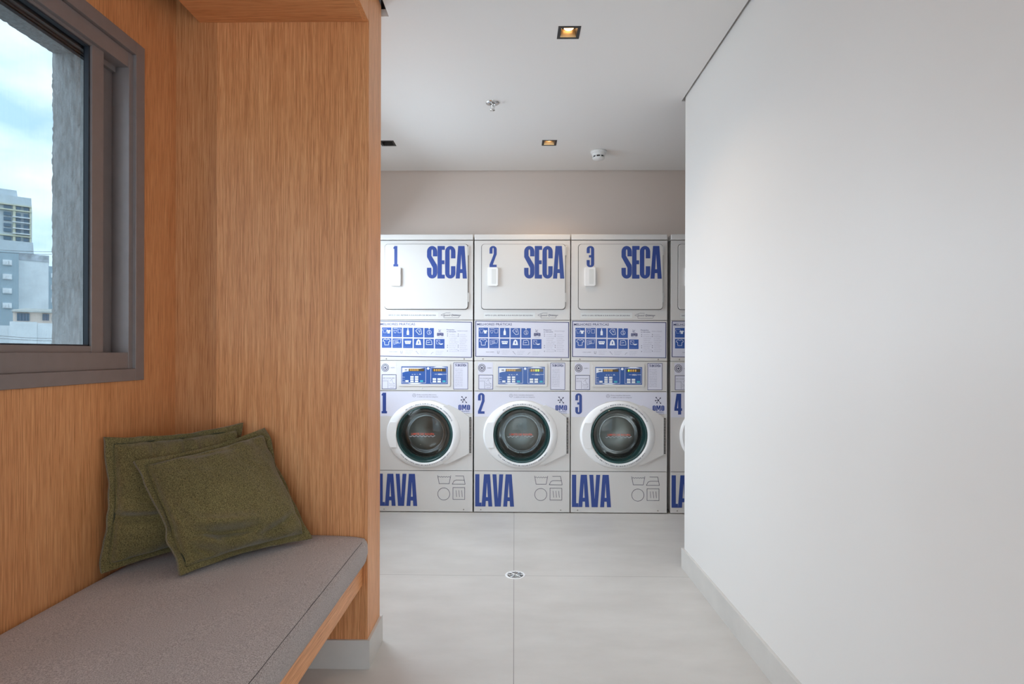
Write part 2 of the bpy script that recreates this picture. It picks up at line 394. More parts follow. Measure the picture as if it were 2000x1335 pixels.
def rrect(x0, z0, x1, z1, r, n=5):
    pts = []
    for cx, cz, a in ((x1 - r, z0 + r, -90), (x1 - r, z1 - r, 0), (x0 + r, z1 - r, 90), (x0 + r, z0 + r, 180)):
        for i in range(n + 1):
            t = math.radians(a + 90 * i / n); pts.append((cx + r * math.cos(t), cz + r * math.sin(t)))
    return pts
def frame_lines(mb, x0, z0, x1, z1, w, y, m):
    for q in ((x0, z0, x1, z0 + w), (x0, z1 - w, x1, z1), (x0, z0 + w, x0 + w, z1 - w), (x1 - w, z0 + w, x1, z1 - w)):
        mb.face([(a, y, b) for a, b in R(*q)], m)
def line2(mb, pts, w, y, m, closed=False):
    """a drawn stroke in the x-z plane"""
    n = len(pts)
    for i in range(n if closed else n - 1):
        a = Vector(pts[i]); b = Vector(pts[(i + 1) % n]); d = (b - a)
        if d.length < 1e-7: continue
        d.normalize(); q = Vector((-d.y, d.x)) * w / 2; e_ = d * w * .4
        mb.face([(p.x, y, p.y) for p in (a - q - e_, b - q + e_, b + q + e_, a + q - e_)], m)

# ================================================================== THE SETTING
XL = -1.23; XF = -0.5286; YN = 2.026; ZC = 2.49; ZN = 2.332; XR = 0.904; YR = 3.0; YB = 4.19
b = MB(); b.box((-1.48, RY, -.1), (3.3, 4.95, 0), 'floor_tile'); struct(b.build('floor'))
# ceiling: plasterboard with a shadow gap at the walls, structural slab above
LIGHTS = [(.226, 2.38), (.221, 3.63), (-.823, 3.63)]
b = MB()
def sheet(x0, y0, x1, y1):
    """board cut into rectangles around the downlight openings"""
    hs = [(x - .040, y - .040, x + .040, y + .040) for x, y in LIGHTS if x0 < x < x1 and y0 < y < y1]
    xs = sorted({x0, x1, *[h[0] for h in hs], *[h[2] for h in hs]}); ys = sorted({y0, y1, *[h[1] for h in hs], *[h[3] for h in hs]})
    for i in range(len(xs) - 1):
        for j in range(len(ys) - 1):
            cx, cy = (xs[i] + xs[i + 1]) / 2, (ys[j] + ys[j + 1]) / 2
            if any(h[0] < cx < h[2] and h[1] < cy < h[3] for h in hs): continue
            b.box((xs[i], ys[j], ZC), (xs[i + 1], ys[j + 1], ZC + .03), 'ceiling_paint')
sheet(-.509, -2.35, XR - .011, 2.26); sheet(-1.22, 2.26, XR - .011, 3.036); sheet(-1.22, 3.036, 3.19, YB - .008)
struct(b.build('ceiling'))
b = MB(); b.box((-1.48, RY, 2.58), (3.3, 4.95, 2.7), 'slab_grey'); struct(b.build('ceiling_slab'))
# right wall block and far walls
b = MB(); b.box((XR, RY, 0), (3.3, YR, 2.58), 'wall_paint'); struct(b.build('wall_right'))
b = MB(); b.box((3.2, YR, 0), (3.3, 4.95, 2.58), 'wall_paint'); struct(b.build('wall_far_right'))
b = MB(); b.box((-1.48, YB, 1.995), (3.2, 4.83, 2.58), 'wall_taupe'); b.box((-1.48, 4.83, 0), (3.2, 4.95, 2.58), 'wall_taupe'); struct(b.build('wall_back'))
# rear wall behind the camera with a wide opening added for fill light
b = MB(); b.box((-1.48, RY, 2.45), (XR, RY + .15, 2.58), 'wall_paint'); b.box((-1.48, RY, 0), (XR, RY + .15, .10), 'wall_paint')
b.box((-1.48, RY, .10), (-1.20, RY + .15, 2.45), 'wall_paint'); b.box((.88, RY, .10), (XR, RY + .15, 2.45), 'wall_paint'); struct(b.build('wall_front'))

def pierced(mb, x0, x1, y0, y1, z0, z1, hy0, hy1, hz0, hz1, m):
    mb.box((x0, y0, z0), (x1, hy0, z1), m); mb.box((x0, hy1, z0), (x1, y1, z1), m)
    mb.box((x0, hy0, z0), (x1, hy1, hz0), m); mb.box((x0, hy0, hz1), (x1, hy1, z1), m)
CYJ = 1.806
WY0, WY1, WZ0, WZ1 = 0.30, 1.79, 1.085, 2.10
b = MB(); pierced(b, -1.48, -1.255, RY, 2.20, 0, 2.58, WY0, WY1, WZ0, WZ1, 'stucco'); o = struct(b.build('wall_left'))
b = MB()
b.box((-1.255, -.35, .10), (XL, WY0, 2.58), 'oak_vertical'); b.box((-1.255, WY1 + .04, .10), (XL, YN, 2.58), 'oak_vertical')
b.box((-1.255, WY0, .10), (XL, WY1 + .04, WZ0 - .02), 'oak_vertical'); b.box((-1.255, WY0, WZ1 + .02), (XL, WY1 + .04, 2.58), 'oak_vertical')
b.box((-1.255, CYJ, WZ0 - .02), (XL - .002, WY1 + .04, WZ1 + .02), 'oak_vertical')
struct(b.build('wall_cladding_left'))
b = MB(); b.box((-1.255, RY, 0), (XL, -.35, 2.58), 'wall_paint'); struct(b.build('wall_left_rear'))
# oak end wall of the niche: darker veneer sheet next to the window wall, joint at x=-1.08
b = MB()
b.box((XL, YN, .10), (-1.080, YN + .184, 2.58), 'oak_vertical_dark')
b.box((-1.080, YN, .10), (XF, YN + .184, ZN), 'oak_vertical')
b.box((-1.080, YN + .001, ZN), (XF, YN + .184, 2.50), 'oak_vertical_lit')
b.box((XF, YN, .10), (XF + .0006, YN + .184, 2.50), 'oak_vertical_lit')
struct(b.build('wall_niche_end'))
# niche ceiling: stops short of the window wall (blind pocket), with a fascia above the seat front
b = MB(); b.box((-1.143, -.35, ZN), (XF - .02, YN - .0005, ZN + .02), 'oak_crosswise'); struct(b.build('ceiling_niche'))
b = MB(); b.box((XF - .02, -.35, ZN), (XF, YN - .0005, 2.50), 'oak_vertical_lit'); struct(b.build('trim_1'))
b = MB(); b.box((XL, -.35, 2.50), (XF, YN + .184, 2.58), 'slab_grey'); struct(b.build('ceiling_pocket'))
# laundry room window wall
b = MB(); pierced(b, -1.48, XL, 2.21, 4.83, 0, 2.58, 2.62, 3.83, 1.05, 2.20, 'wall_paint'); struct(b.build('wall_laundry_left'))
# skirting
def skirt(name, segs):
    b = MB()
    for s in segs:
        b.box((s[0], s[1], 0), (s[2], s[3], .098), 'skirting_tile'); b.box((s[0], s[1], .098), (s[2], s[3], .1035), 'skirting_tile')
    return struct(b.build(name))
skirt('baseboard_right', [(XR - .013, -2.35, XR, YR), (XR - .013, YR, 1.6, YR + .012)])
skirt('baseboard_niche', [(XL, YN - .008, XF, YN + .184), (XF, YN - .008, XF + .010, YN + .196), (XL, YN + .184, XF, YN + .196)])
skirt('baseboard_left', [(-1.255, -.35, XL + .003, YN - .008)])
skirt('baseboard_laundry', [(XL, YN + .196, XL + .012, 4.83)])

# ---------------- window by the bench: casing, frame profiles, two sliding sashes (the inner one slid over the outer one)
win = struct(empty('window_1', (XL, 1.05, WZ0)), 'bronze aluminium sliding window above the bench')
def wadd(mb, name):
    o = mb.build(name); o.parent = win; o.matrix_parent_inverse = win.matrix_basis.inverted(); return o
A = 'aluminium_bronze'
CY0, CY1, CZ0, CZ1 = .255, 1.845, 1.047, 2.14
b = MB()
cw = .042
b.box((XL - .02, CY1 - cw, CZ0), (XL + .006, CY1, CZ1), A, .0012); b.box((XL - .02, CY0, CZ0), (XL + .006, CY0 + cw, CZ1), A, .0012)
b.box((XL - .02, CY0 + cw, CZ0), (XL + .006, CY1 - cw, CZ0 + .038), A, .0012); b.box((XL - .02, CY0 + cw, CZ1 - cw), (XL + .006, CY1 - cw, CZ1), A, .0012)
wadd(b, 'casing')
b = MB()   # channel profile inside the casing
b.box((XL - .09, CY0 + cw, CZ0 + .038), (XL - .006, CY1 - cw - .010, 1.137), A, .001)               # bottom track box
b.box((XL - .09, CY0 + cw, CZ1 - cw - .050), (XL - .006, CY1 - cw - .012, CZ1 - cw - .001), A, .001)   # head track box
b.box((XL - .10, CY1 - cw - .019, CZ0 + .038), (XL - .004, CY1 - cw + .001, CZ1 - cw), A, .001)         # jamb
b.box((XL - .09, CY0 + cw - .004, CZ0 + .038), (XL - .012, CY0 + cw + .008, CZ1 - cw), A, .001)
b.box((XL - .062, CY0 + cw, 2.030), (XL - .045, 1.78, 2.050), A)
wadd(b, 'track')
def sash(name, x0, x1, y0, y1, z0, z1, st=.048, rb=.036, rt=.045):
    b = MB()
    b.box((x0, y1 - st, z0), (x1, y1, z1), A, .0015); b.box((x0, y0, z0), (x1, y0 + st, z1), A, .0015)
    b.box((x0, y0 + st, z0), (x1 - .001, y1 - st, z0 + rb), A, .001); b.box((x0, y0 + st, z1 - rt), (x1 - .001, y1 - st, z1), A, .001)
    o = wadd(b, name)
    g = MB(); w = .006
    g.box((x0 + .003, y1 - st - w, z0 + rb), (x1 - .006, y1 - st, z1 - rt), 'gasket_black'); g.box((x0 + .003, y0 + st, z0 + rb), (x1 - .006, y0 + st + w, z1 - rt), 'gasket_black')
    g.box((x0 + .003, y0 + st, z0 + rb), (x1 - .006, y1 - st, z0 + rb + .004), 'gasket_black'); g.box((x0 + .003, y0 + st, z1 - rt - .004), (x1 - .006, y1 - st, z1 - rt), 'gasket_black')
    k = g.build('gasket'); k.parent = o
    g = MB(); xm = x0 + .006; g.face([(xm, y0 + st, z0 + rb), (xm, y1 - st, z0 + rb), (xm, y1 - st, z1 - rt), (xm, y0 + st, z1 - rt)], 'window_glass')
    k = g.build('pane'); k.parent = o
    return o
sash('inner_sash', XL - .042, XL - .018, .96, 1.692, 1.120, 2.085)
sash('outer_sash', XL - .080, XL - .058, 1.02, 1.783, 1.120, 2.070, st=.060)
b = MB(); b.box((XL - .058, 1.70, 2.020), (XL - .046, 1.722, 2.040), 'gasket_black'); b.box((XL - .058, 1.70, 1.137), (XL - .046, 1.722, 1.143), 'gasket_black'); wadd(b, 'stopper')
# rough outer reveal of the opening
b = MB()
def rough_strip(pa, pb, va, vb, n=60, k=16):
    """grid between edge pa-pb and offset va..vb with a ragged far edge"""
    pa, pb, va = Vector(pa), Vector(pb), Vector(va); nv = Vector(vb)
    V = []
    for i in range(n + 1):
        row = []
        for j in range(k + 1):
            p = pa.lerp(pb, i / n) + va * (j / k)
            a = noise.noise(p * 60) * .0022 + noise.noise(p * 170) * .0012
            p = p + nv * (a + .001) * (1 if j else 0)
            if j == k: p = p + va.normalized() * (noise.noise(p * 90) * .004)
            row.append(b.bm.verts.new(p))
        V.append(row)
    mi_ = b.mi('stucco')
    for i in range(n):
        for j in range(k):
            f = b.bm.faces.new([V[i][j], V[i + 1][j], V[i + 1][j + 1], V[i][j + 1]]); f.material_index = mi_; f.smooth = True
rough_strip((-1.315, WY1 - .002, 1.06), (-1.315, WY1 - .002, 2.12), (-.17, 0, 0), (0, -1, 0), 160, 24)
rough_strip((-1.315, .30, WZ1 - .002), (-1.315, WY1, WZ1 - .002), (-.17, 0, 0), (0, 0, -1), 160, 24)
wadd(b, 'outer_reveal')

# plain frames out of view: laundry window, and the added rear one
def simple_window(name, axis, c0, c1, a0, a1, z0, z1, n):
    w = struct(empty(name, ((c0 + c1) / 2, a0, z0) if axis == 'y' else (a0, (c0 + c1) / 2, z0)))
    b = MB()
    def bx(p0, p1, q0, q1):
        if axis == 'y': b.box((c0, p0, q0), (c1, p1, q1), A, .001)
        else: b.box((p0, c0, q0), (p1, c1, q1), A, .001)
    t = .045
    bx(a0, a1, z0, z0 + t); bx(a0, a1, z1 - t, z1)
    for i in range(n + 1):
        p = a0 + (a1 - a0 - t) * i / n; bx(p, p + t, z0 + t, z1 - t)
    o = b.build('window_frame'); o.parent = w; o.matrix_parent_inverse = w.matrix_basis.inverted()
simple_window('window_2', 'y', -1.44, -1.39, 2.62, 3.83, 1.05, 2.20, 2)
simple_window('added_rear_window', 'x', RY + .04, RY + .10, -1.20, .88, .10, 2.45, 3)

# ================================================================== BENCH, CUSHION, PILLOWS
bench = tag(empty('window_bench', (XF, 0.8, .37)), 'oak plank bench top with a narrow front rail, under the grey seat cushion', 'bench')
def badd(mb, name, par):
    o = mb.build(name); o.parent = par; o.matrix_parent_inverse = par.matrix_basis.inverted(); return o
b = MB(); b.box((XL + .001, -.349, .345), (-.572, YN - .001, .370), 'oak_lengthwise_lit'); badd(b, 'seat_board', bench)
b = MB(); b.box((-.572, -.349, .298), (-.547, YN - .001, .370), 'oak_lengthwise_lit', .0015); badd(b, 'front_rail', bench)

# seat cushion: long upholstered pad, softly crowned, with a top seam
b = MB()
X0, X1, Z0, Z1 = -1.226, -.5285, .371, .470
Y0c, Y1c = -.345, 2.020
prof = []
def crown(x):
    u = (x - X0) / (X1 - X0); return .010 * (1 - (2 * u - 1) ** 4)
sec = [(X0, Z0 + .01), (X0 - .0, Z1 - .016), (X0 + .008, Z1 - .004)]
sec = [(X0 + .012, Z0), (X0 + .002, Z0 + .012), (X0, Z0 + .05), (X0 + .001, Z1 - .012), (X0 + .012, Z1)]
nx = 22
for i in range(1, nx):
    x = X0 + .012 + (X1 - .014 - X0 - .012) * i / nx; sec.append((x, Z1 + crown(x) + .004))
sec += [(X1 - .014, Z1 + .003), (X1 - .008, Z1 + .0005), (X1 - .0065, Z1 - .003), (X1 - .002, Z1 - .006), (X1 + .002, Z1 - .018), (X1 + .003, Z1 - .05), (X1 - .004, Z0 + .018), (X1 - .012, Z0 + .003), (X1 - .02, Z0)]
ny = 150; rings = []
for j in range(ny + 1):
    y = Y0c + (Y1c - Y0c) * j / ny; ring = []
    for x, z in sec:
        e_ = min(y - Y0c, Y1c - y); dz = 0
        if z > Z1 - .03 and e_ < .05: dz = -.003 * (1 - e_ / .05) ** 2
        w_ = noise.noise(Vector((x * 5, y * 4, 3))) * .003 + noise.noise(Vector((x * 16, y * 12, 7))) * .0008 if z > Z1 else noise.noise(Vector((9, y * 7, z * 5))) * .0012
        ring.append((x + (0 if z > Z1 else w_), y, z + dz + (w_ if z > Z1 else 0)))
    rings.append(ring)
b.loft(rings, 'cushion_grey', closed=True)
for r_ in (rings[0], rings[-1]): b.face(r_, 'cushion_grey')
cush = b.build('seat_cushion')
tag(cush, 'long grey upholstered seat cushion lying on the oak bench', 'cushion')
b = MB()   # top seam stitched along the front edge
pts = [(X1 - .0075, Y0c + .02 + (Y1c - .06 - Y0c) * i / 120, Z1 - .0012 + noise.noise(Vector((1, i * .3, 0))) * .0006) for i in range(121)]
b.tube(pts, .0011, 'seam_dark', 5)
o = b.build('seam'); o.parent = cush

def pillow(name, c, thick, seed, folds, label, flange=.020, nudge=None):
    """four corners TL,TR,BR,BL; folds = list of (u,v,angle,length,width,depth)"""
    TL, TR, BR, BL = [Vector(p) for p in c]
    N = 110; b = MB(); nrm = ((TR - TL).cross(BL - TL)).normalized()
    if nrm.y > 0: nrm = -nrm
    def base(u, v):
        # slightly hollow sides between the corners
        p = TL.lerp(TR, u).lerp(BL.lerp(BR, u), v)
        cen = (TL + TR + BR + BL) / 4
        hol = .080 * (1 - (abs(2 * u - 1) ** 2)) * abs(2 * v - 1) ** 3 + .065 * (1 - (abs(2 * v - 1) ** 2)) * abs(2 * u - 1) ** 3
        ed = max(abs(2 * u - 1), abs(2 * v - 1))
        wob = noise.noise(Vector((u * 5 + seed, v * 5, seed))) * .020 * ed ** 3 + noise.noise(Vector((u * 7.5 + seed, v * 7.5, 4))) * .017 * ed ** 7
        p = p.lerp(cen, hol + wob * .6)
        return p + nrm * wob * .9
    fl = .05
    sides = []
    for sgn in (1, -1):
        V = []
        for i in range(N + 1):
            row = []
            for j in range(N + 1):
                u, v = i / N, j / N
                uu = min(1, max(0, (u - fl) / (1 - 2 * fl))); vv = min(1, max(0, (v - fl) / (1 - 2 * fl)))
                h = (max(0, 16 * uu * (1 - uu) * vv * (1 - vv))) ** .36 * thick / 2
                wr = 0
                if h > 0:
                    edge = 1 - min(1, h / (thick / 2))
                    wr = noise.noise(Vector((uu * 6 + seed, vv * 6, seed * 2))) * .022 * (edge + .14) + noise.noise(Vector((uu * 18, vv * 18 + seed, 1))) * .002
                    for fu, fv, an, ln, wd, dp in folds:
                        du, dv = uu - fu, vv - fv; a = math.radians(an)
                        s_ = du * math.cos(a) + dv * math.sin(a); t_ = -du * math.sin(a) + dv * math.cos(a) + .35 * s_ * s_
                        wr -= dp * math.exp(-(s_ / ln) ** 2 - (t_ / wd) ** 2) - dp * .75 * math.exp(-(s_ / ln) ** 2 - ((t_ + wd * 1.8) / (wd * 1.3)) ** 2)
                    wr *= min(1, h / .012)
                sd = max(abs(u - .5), abs(v - .5)) - (.5 - fl)
                h -= .0062 * math.exp(-(sd / .009) ** 2)
                p = base(u, v) + nrm * sgn * (h + .0070 + (wr if sgn > 0 else wr * .4))
                if nudge: p = nudge(p, u, v)
                row.append(b.bm.verts.new(p))
            V.append(row)
        sides.append(V)
        for i in range(N):
            for j in range(N):
                f = b.bm.faces.new([V[i][j], V[i + 1][j], V[i + 1][j + 1], V[i][j + 1]]); f.smooth = True
    b.mi('pillow_green')
    P, Q = sides
    for i in range(N):
        for a_, b_, c_, d_ in ((P[i][0], P[i + 1][0], Q[i + 1][0], Q[i][0]), (P[i][N], P[i + 1][N], Q[i + 1][N], Q[i][N]), (P[0][i], P[0][i + 1], Q[0][i + 1], Q[0][i]), (P[N][i], P[N][i + 1], Q[N][i + 1], Q[N][i])):
            b.bm.faces.new([a_, b_, c_, d_])
    o = b.build(name)
    tag(o, label, 'pillow', 'green pillows on the bench cushion')
    # stitched flange seam
    s = MB()
    pts = []
    for k in range(4 * N):
        e_ = k // N; t = (k % N) / N; u, v = [(fl + t * (1 - 2 * fl), fl), (1 - fl, fl + t * (1 - 2 * fl)), (1 - fl - t * (1 - 2 * fl), 1 - fl), (fl, 1 - fl - t * (1 - 2 * fl))][e_]
        p = base(u, v) + nrm * .0022
        if nudge: p = nudge(p, u, v)
        pts.append(p)
    s.tube(pts, .0017, 'pillow_hem', 5, closed=True)
    q = s.build('stitched_hem'); q.parent = o
    return o
def clampwall(p, u, v):
    p.x = max(p.x, XL + .004); p.y = min(p.y, YN - .004); p.z = max(p.z, .4865)
    return p
pillow('throw_pillow', [(-1.215, 1.655, .885), (-.965, 1.985, .889), (-.945, 1.93, .495), (-1.205, 1.628, .492)], .115, 3.7,
       [(.14, .64, 8, .20, .040, .024), (.52, .08, 95, .14, .035, .016), (.27, .05, 100, .10, .03, .014)],
       'dark green square pillow standing in the corner behind the other pillow', nudge=clampwall)
pillow('throw_pillow', [(-1.130, 1.655, .814), (-.884, 1.985, .871), (-.697, 1.93, .497), (-.975, 1.628, .485)], .150, 9.1,
       [(.33, .80, 14, .26, .045, .030), (.13, .90, 50, .10, .040, .024), (.75, .88, -14, .20, .035, .014), (.45, .05, 5, .2, .025, .008), (.06, .55, 80, .16, .03, .010)],
       'olive green square pillow leaning in front, tilted towards the room', nudge=clampwall)

# ================================================================== LAUNDRY MACHINES
K = 1.98 / 543.5
def lx(x): return (x - 1020) * K
def lz(y): return 1.98 - (y - 456.7) * K
W2 = .3405                                                # half width

def burst(mb, x, z, s, y, m):
    """the five-armed splash mark with small blobs"""
    for a, l in ((128, 1.0), (48, .85), (188, .8), (-52, 1.05), (-120, .8)):
        r = math.radians(a); dx, dz = math.cos(r), math.sin(r)
        line2(mb, [(x, z), (x + dx * s * l * .8, z + dz * s * l * .8)], s * .11, y, m)
        bx_, bz_ = x + dx * s * l * .82, z + dz * s * l * .82
        mb.face([(bx_ + math.cos(t) * s * .17 * 1.0, y - .00003, bz_ + math.sin(t) * s * .17) for t in [i * PI / 4 for i in range(8)]], m)
    mb.face([(x + math.cos(t) * s * .2, y - .00003, z + math.sin(t) * s * .2) for t in [i * PI / 4 for i in range(8)]], m)

def shirt(mb, x, z, s, y, m, fill=True, wd=.0012):
    p = [(-.5, .42), (-.22, .5), (-.1, .38), (.1, .38), (.22, .5), (.5, .42), (.62, .12), (.36, .05), (.34, -.5), (-.34, -.5), (-.36, .05), (-.62, .12)]
    q = [(x + a * s, z + b_ * s) for a, b_ in p]
    if fill: mb.face([(a, y, b_) for a, b_ in q], m)
    else: line2(mb, q, wd, y, m, True)
def icon(mb, k, x, z, s, y):
    m = 'ink_white'; l = lambda pts, c=False, w=.0017: line2(mb, [(x + a * s, z + b_ * s) for a, b_ in pts], w, y, m, c)
    circ = lambda cx, cz, r, n=14: [(cx + r * math.cos(2 * PI * i / n), cz + r * math.sin(2 * PI * i / n)) for i in range(n)]
    if k == 0: shirt(mb, x - s * .22, z + s * .05, s * .5, y, m, False); shirt(mb, x + s * .24, z - s * .06, s * .42, y - .0001, m)
    if k == 1:
        for i in range(3): l([(-.45 + i * .17, .30), (-.38 + i * .17, .40), (-.32 + i * .17, .30)])
        l([(-.46, .12), (-.08, .12), (-.2, -.2), (-.34, -.2)], True); l([(.08, .28), (.46, .28), (.46, -.18), (.08, -.18)], True)
    if k == 2: mb.face([(x + a * s, y, z + b_ * s) for a, b_ in [(-.14, -.42), (.14, -.42), (.14, .02), (.05, .2), (.05, .4), (-.05, .4), (-.05, .2), (-.14, .02)]], m)
    if k == 3: l([(-.35, .1), (-.1, .35), (.28, .32), (.38, -.3), (.05, -.36)], True, .003); l([(-.05, .1), (.15, .12), (.12, -.1)], False, .003)
    if k == 4: l(circ(0, -.08, .26), True, .0028); mb.face([(x + a * s, y, z + b_ * s) for a, b_ in circ(0, .38, .08)], m); l([(0, .1), (0, -.2), (.12, -.14)], False, .003)
    if k == 5: shirt(mb, x, z, s * .72, y, m, False, .003)
    if k == 6: l([(-.46, .25), (.0, .32), (.46, .36), (.40, -.1), (.0, -.14), (-.42, -.3)], True); l([(-.3, .1), (.1, .15)], False, .003); l([(-.3, -.08), (.15, -.02)], False, .003)
    if k == 7:
        mb.face([(x + a * s, y, z + b_ * s) for a, b_ in [(-.4, .18), (.4, .18), (.3, -.2), (-.3, -.2)]], m)
        for i in range(3): mb.face([(x + a * s, y - .0001, z + b_ * s) for a, b_ in circ(-.2 + i * .2, .02, .06, 8)], 'tile_blue')
    if k == 8: mb.face([(x + a * s, y, z + b_ * s) for a, b_ in [(-.34, -.3), (.34, -.3), (.22, .25), (.08, .32), (.0, .42), (-.1, .32), (-.22, .2)]], m); mb.face([(x + a * s, y - .0001, z + b_ * s) for a, b_ in [(-.06, -.15), (.08, -.15), (.06, .15), (-.04, .15)]], 'tile_blue')
    if k == 9: l([(-.36, -.25), (.36, -.25), (.3, .22), (.1, .36), (-.1, .28), (-.3, .3)], True, .003); l([(-.2, .0), (.1, .05)], False, .003)
    if k == 10: l([(-.4, .32), (.0, .32), (.0, -.16), (-.4, -.16)], True); l([(-.4, .3), (0, -.14)]); mb.face([(x + a * s, y, z + b_ * s) for a, b_ in [(-.02, -.12), (.44, -.08), (.3, -.24), (.02, -.24)]], m)
def scribble(mb, x, z, w, h, y, m, seed=0):
    """a line of very small print"""
    words = ['Verifique', 'as', 'etiquetas', 'separe', 'por', 'cor', 'feche', 'a', 'porta', 'use', 'sacos', 'para', 'roupas', 'delicadas', 'retire', 'objetos', 'dos', 'bolsos']
    rn = random.Random(seed); s_ = ' '.join(rn.choice(words) for _ in range(3)); put_text(mb, s_, x, z, h, y, m, width=w)

def make_dryer(num):
    root = empty('dryer')
    y0 = -.0
    b = MB()
    zb = lz(703.2)
    b.box((-W2 + .004, .004, zb), (W2 - .004, .70, lz(468.5)), 'enamel', .002)
    b.box((-W2 + .006, .002, zb + .002), (W2 - .006, .0045, lz(469)), 'seam_dark')
    b.build('body', root)
    b = MB(); b.box((-W2, -.004, lz(467.4)), (W2, .705, lz(456.7)), 'enamel_lid', .005, 3); b.build('lid', root)
    b = MB(); b.box((-W2, 0, lz(623.8)), (W2, .0040, lz(468.8)), 'enamel', .0018); b.build('front_panel', root)
    # door
    b = MB(); X0, X1, Za, Zb = lx(939.8), lx(1104.2), lz(603.6), lz(475.7)
    b.prism(rrect(X0, Za, X1, Zb, .022), -.0015, .002, 'seam_dark')
    b.prism(rrect(X0 + .0038, Za + .0038, X1 - .0038, Zb - .0038, .019), -.013, -.0005, 'enamel', .003)
    door = b.build('door', root)
    b = MB(); b.prism(rrect(lx(952.6), lz(558.2), lx(972.6), lz(522), .006), -.030, -.012, 'plastic_white', .005)
    b.prism(rrect(lx(960.5), lz(554.5), lx(969), lz(525.5), .004), -.0306, -.028, 'plastic_pale', .001)
    h = b.build('handle', door); h['label'] = 'white plastic recessed pull'
    for yy in (489, 580):
        b = MB(); b.box((lx(1103.2), -.009, lz(yy + 9)), (lx(1106), .001, lz(yy - 9)), 'plastic_pale', .001); b.build('hinge', door)
    b = MB(); nx = {'1': (957.8, 966.5), '2': (956, 970), '3': (956, 970.5), '4': (956, 971)}[num]
    big(b, num, lx(nx[0]), lx(nx[1]), lz(521.5 if num != '1' else 520), lz(480), -.0134, 'sticker_blue'); o = b.build('number', root); o['label'] = 'blue numeral %s' % num
    b = MB(); big(b, 'SECA', lx(1023.5), lx(1101.5), lz(543.5), lz(480), -.0134, 'sticker_blue', .012); o = b.build('lettering', root); o['label'] = 'big blue word SECA'
    # notice line and maker mark under the door
    b = MB(); b.face([(lx(a), -.0006, lz(c)) for a, c in ((945, 619.5), (1045, 619.5), (1045, 609.5), (945, 609.5))], 'plastic_pale')
    put_text(b, 'APÓS O USO, RETIRAR A SUA ROUPA DA SECADORA', lx(947.5), lz(616), .0085, -.0010, 'ink_dark', width=93.5 * K, bold=.012)
    o = b.build('notice_sticker', root)
    b = MB(); put_text(b, 'Speed Queen', lx(1055), lz(616.2), .013, -.0009, 'ink_dark', width=30 * K, shear=.25)
    line2(b, [(lx(1050.5), lz(614.5)), (lx(1055), lz(612)), (lx(1061), lz(610)), (lx(1069), lz(610.2))], .0018, -.0009, 'ink_dark')
    line2(b, [(lx(1072), lz(613.5)), (lx(1090), lz(614.5)), (lx(1084), lz(616.4))], .0018, -.0009, 'ink_dark')
    line2(b, [(lx(1051), lz(615)), (lx(1056), lz(616)), (lx(1056.5), lz(620)), (lx(1085), lz(620)), (lx(1087), lz(616))], .0018, -.0009, 'ink_dark')
    b.build('maker_mark', root)
    # instruction board
    b = MB(); b.box((-W2, 0, lz(703.2)), (W2, .004, lz(624.6)), 'enamel', .0015); b.build('lower_panel', root)
    t = .004                                           # the sticker sits a little crooked
    b = MB(); q = lambda x, y: (lx(x), lz(y + (x - 1020) * .012))
    b.face([(q(*p)[0], -.0006, q(*p)[1]) for p in ((928.6, 696.5), (1111.4, 696.5), (1111.4, 626.6), (928.6, 626.6))], 'frame_navy')
    b.face([(q(*p)[0], -.0009, q(*p)[1]) for p in ((930.2, 695.2), (1109.8, 695.2), (1109.8, 628.0), (930.2, 628.0))], 'sticker_lilac')
    board = b.build('instruction_board', root); board['label'] = 'lilac poster framed in navy with two rows of blue pictograms'
    for r in range(2):
        for c in range(5 + r):
            x = 935 + c * 20.85 + 9.2; yy = 649 + r * 21.2
            X, Z = q(x, yy); s_ = 18.6 * K / 2; b = MB()
            b.face([(X + a * s_, -.0012, Z + d * s_) for a, d in ((-1, -1), (1, -1), (1, 1), (-1, 1))], 'tile_blue')
            icon(b, r * 5 + c, X, Z + s_ * .22, s_ * 1.7, -.0015)
            put_text(b, ['separe cores', 'veja o símbolo', 'dose certa', 'bolsos vazios', 'sem excesso', 'vire do avesso', 'feche o zíper', 'não misture', 'tire o excesso', 'use a rede', 'calçados não'][r * 5 + c], X - s_ * .8, Z - s_ * .72, .0035, -.0015, 'ink_pale_blue', width=s_ * 1.6)
            b.build('pictogram', board)
    b = MB()
    X, Z = q(932, 635.6); put_text(b, 'MELHORES PRÁTICAS', X, Z, .0165, -.0013, 'frame_navy', width=68 * K, bold=.01)
    X, Z = q(932.5, 638.0); scribble(b, X, Z, 56 * K, .0045, -.0013, 'ink_grey', 1)
    b.build('title', board); b = MB()
    X, Z = q(1048.5, 645); burst(b, X, Z, .014, -.0013, 'frame_navy')
    X, Z = q(1043, 655.2); big(b, 'OMO', X, X + 12.5 * K, Z, Z + 6.5 * K, -.0013, 'frame_navy', .06)
    X, Z = q(1044, 658.5); put_text(b, 'LAVANDERIA', X, Z, .0045, -.0013, 'ink_grey', width=11 * K)
    b.build('brand_mark', board); b = MB()
    X, Z = q(1062, 643.5); put_text(b, 'Respeite', X, Z, .0075, -.0013, 'frame_navy', width=15 * K, bold=.01)
    X, Z = q(1062, 647.2); put_text(b, 'as instruções', X, Z, .0075, -.0013, 'frame_navy', width=18 * K, bold=.01)
    X, Z = q(1083, 645.3); put_text(b, 'Símbolos de lavagem', X, Z, .0065, -.0013, 'ink_grey', width=20 * K)
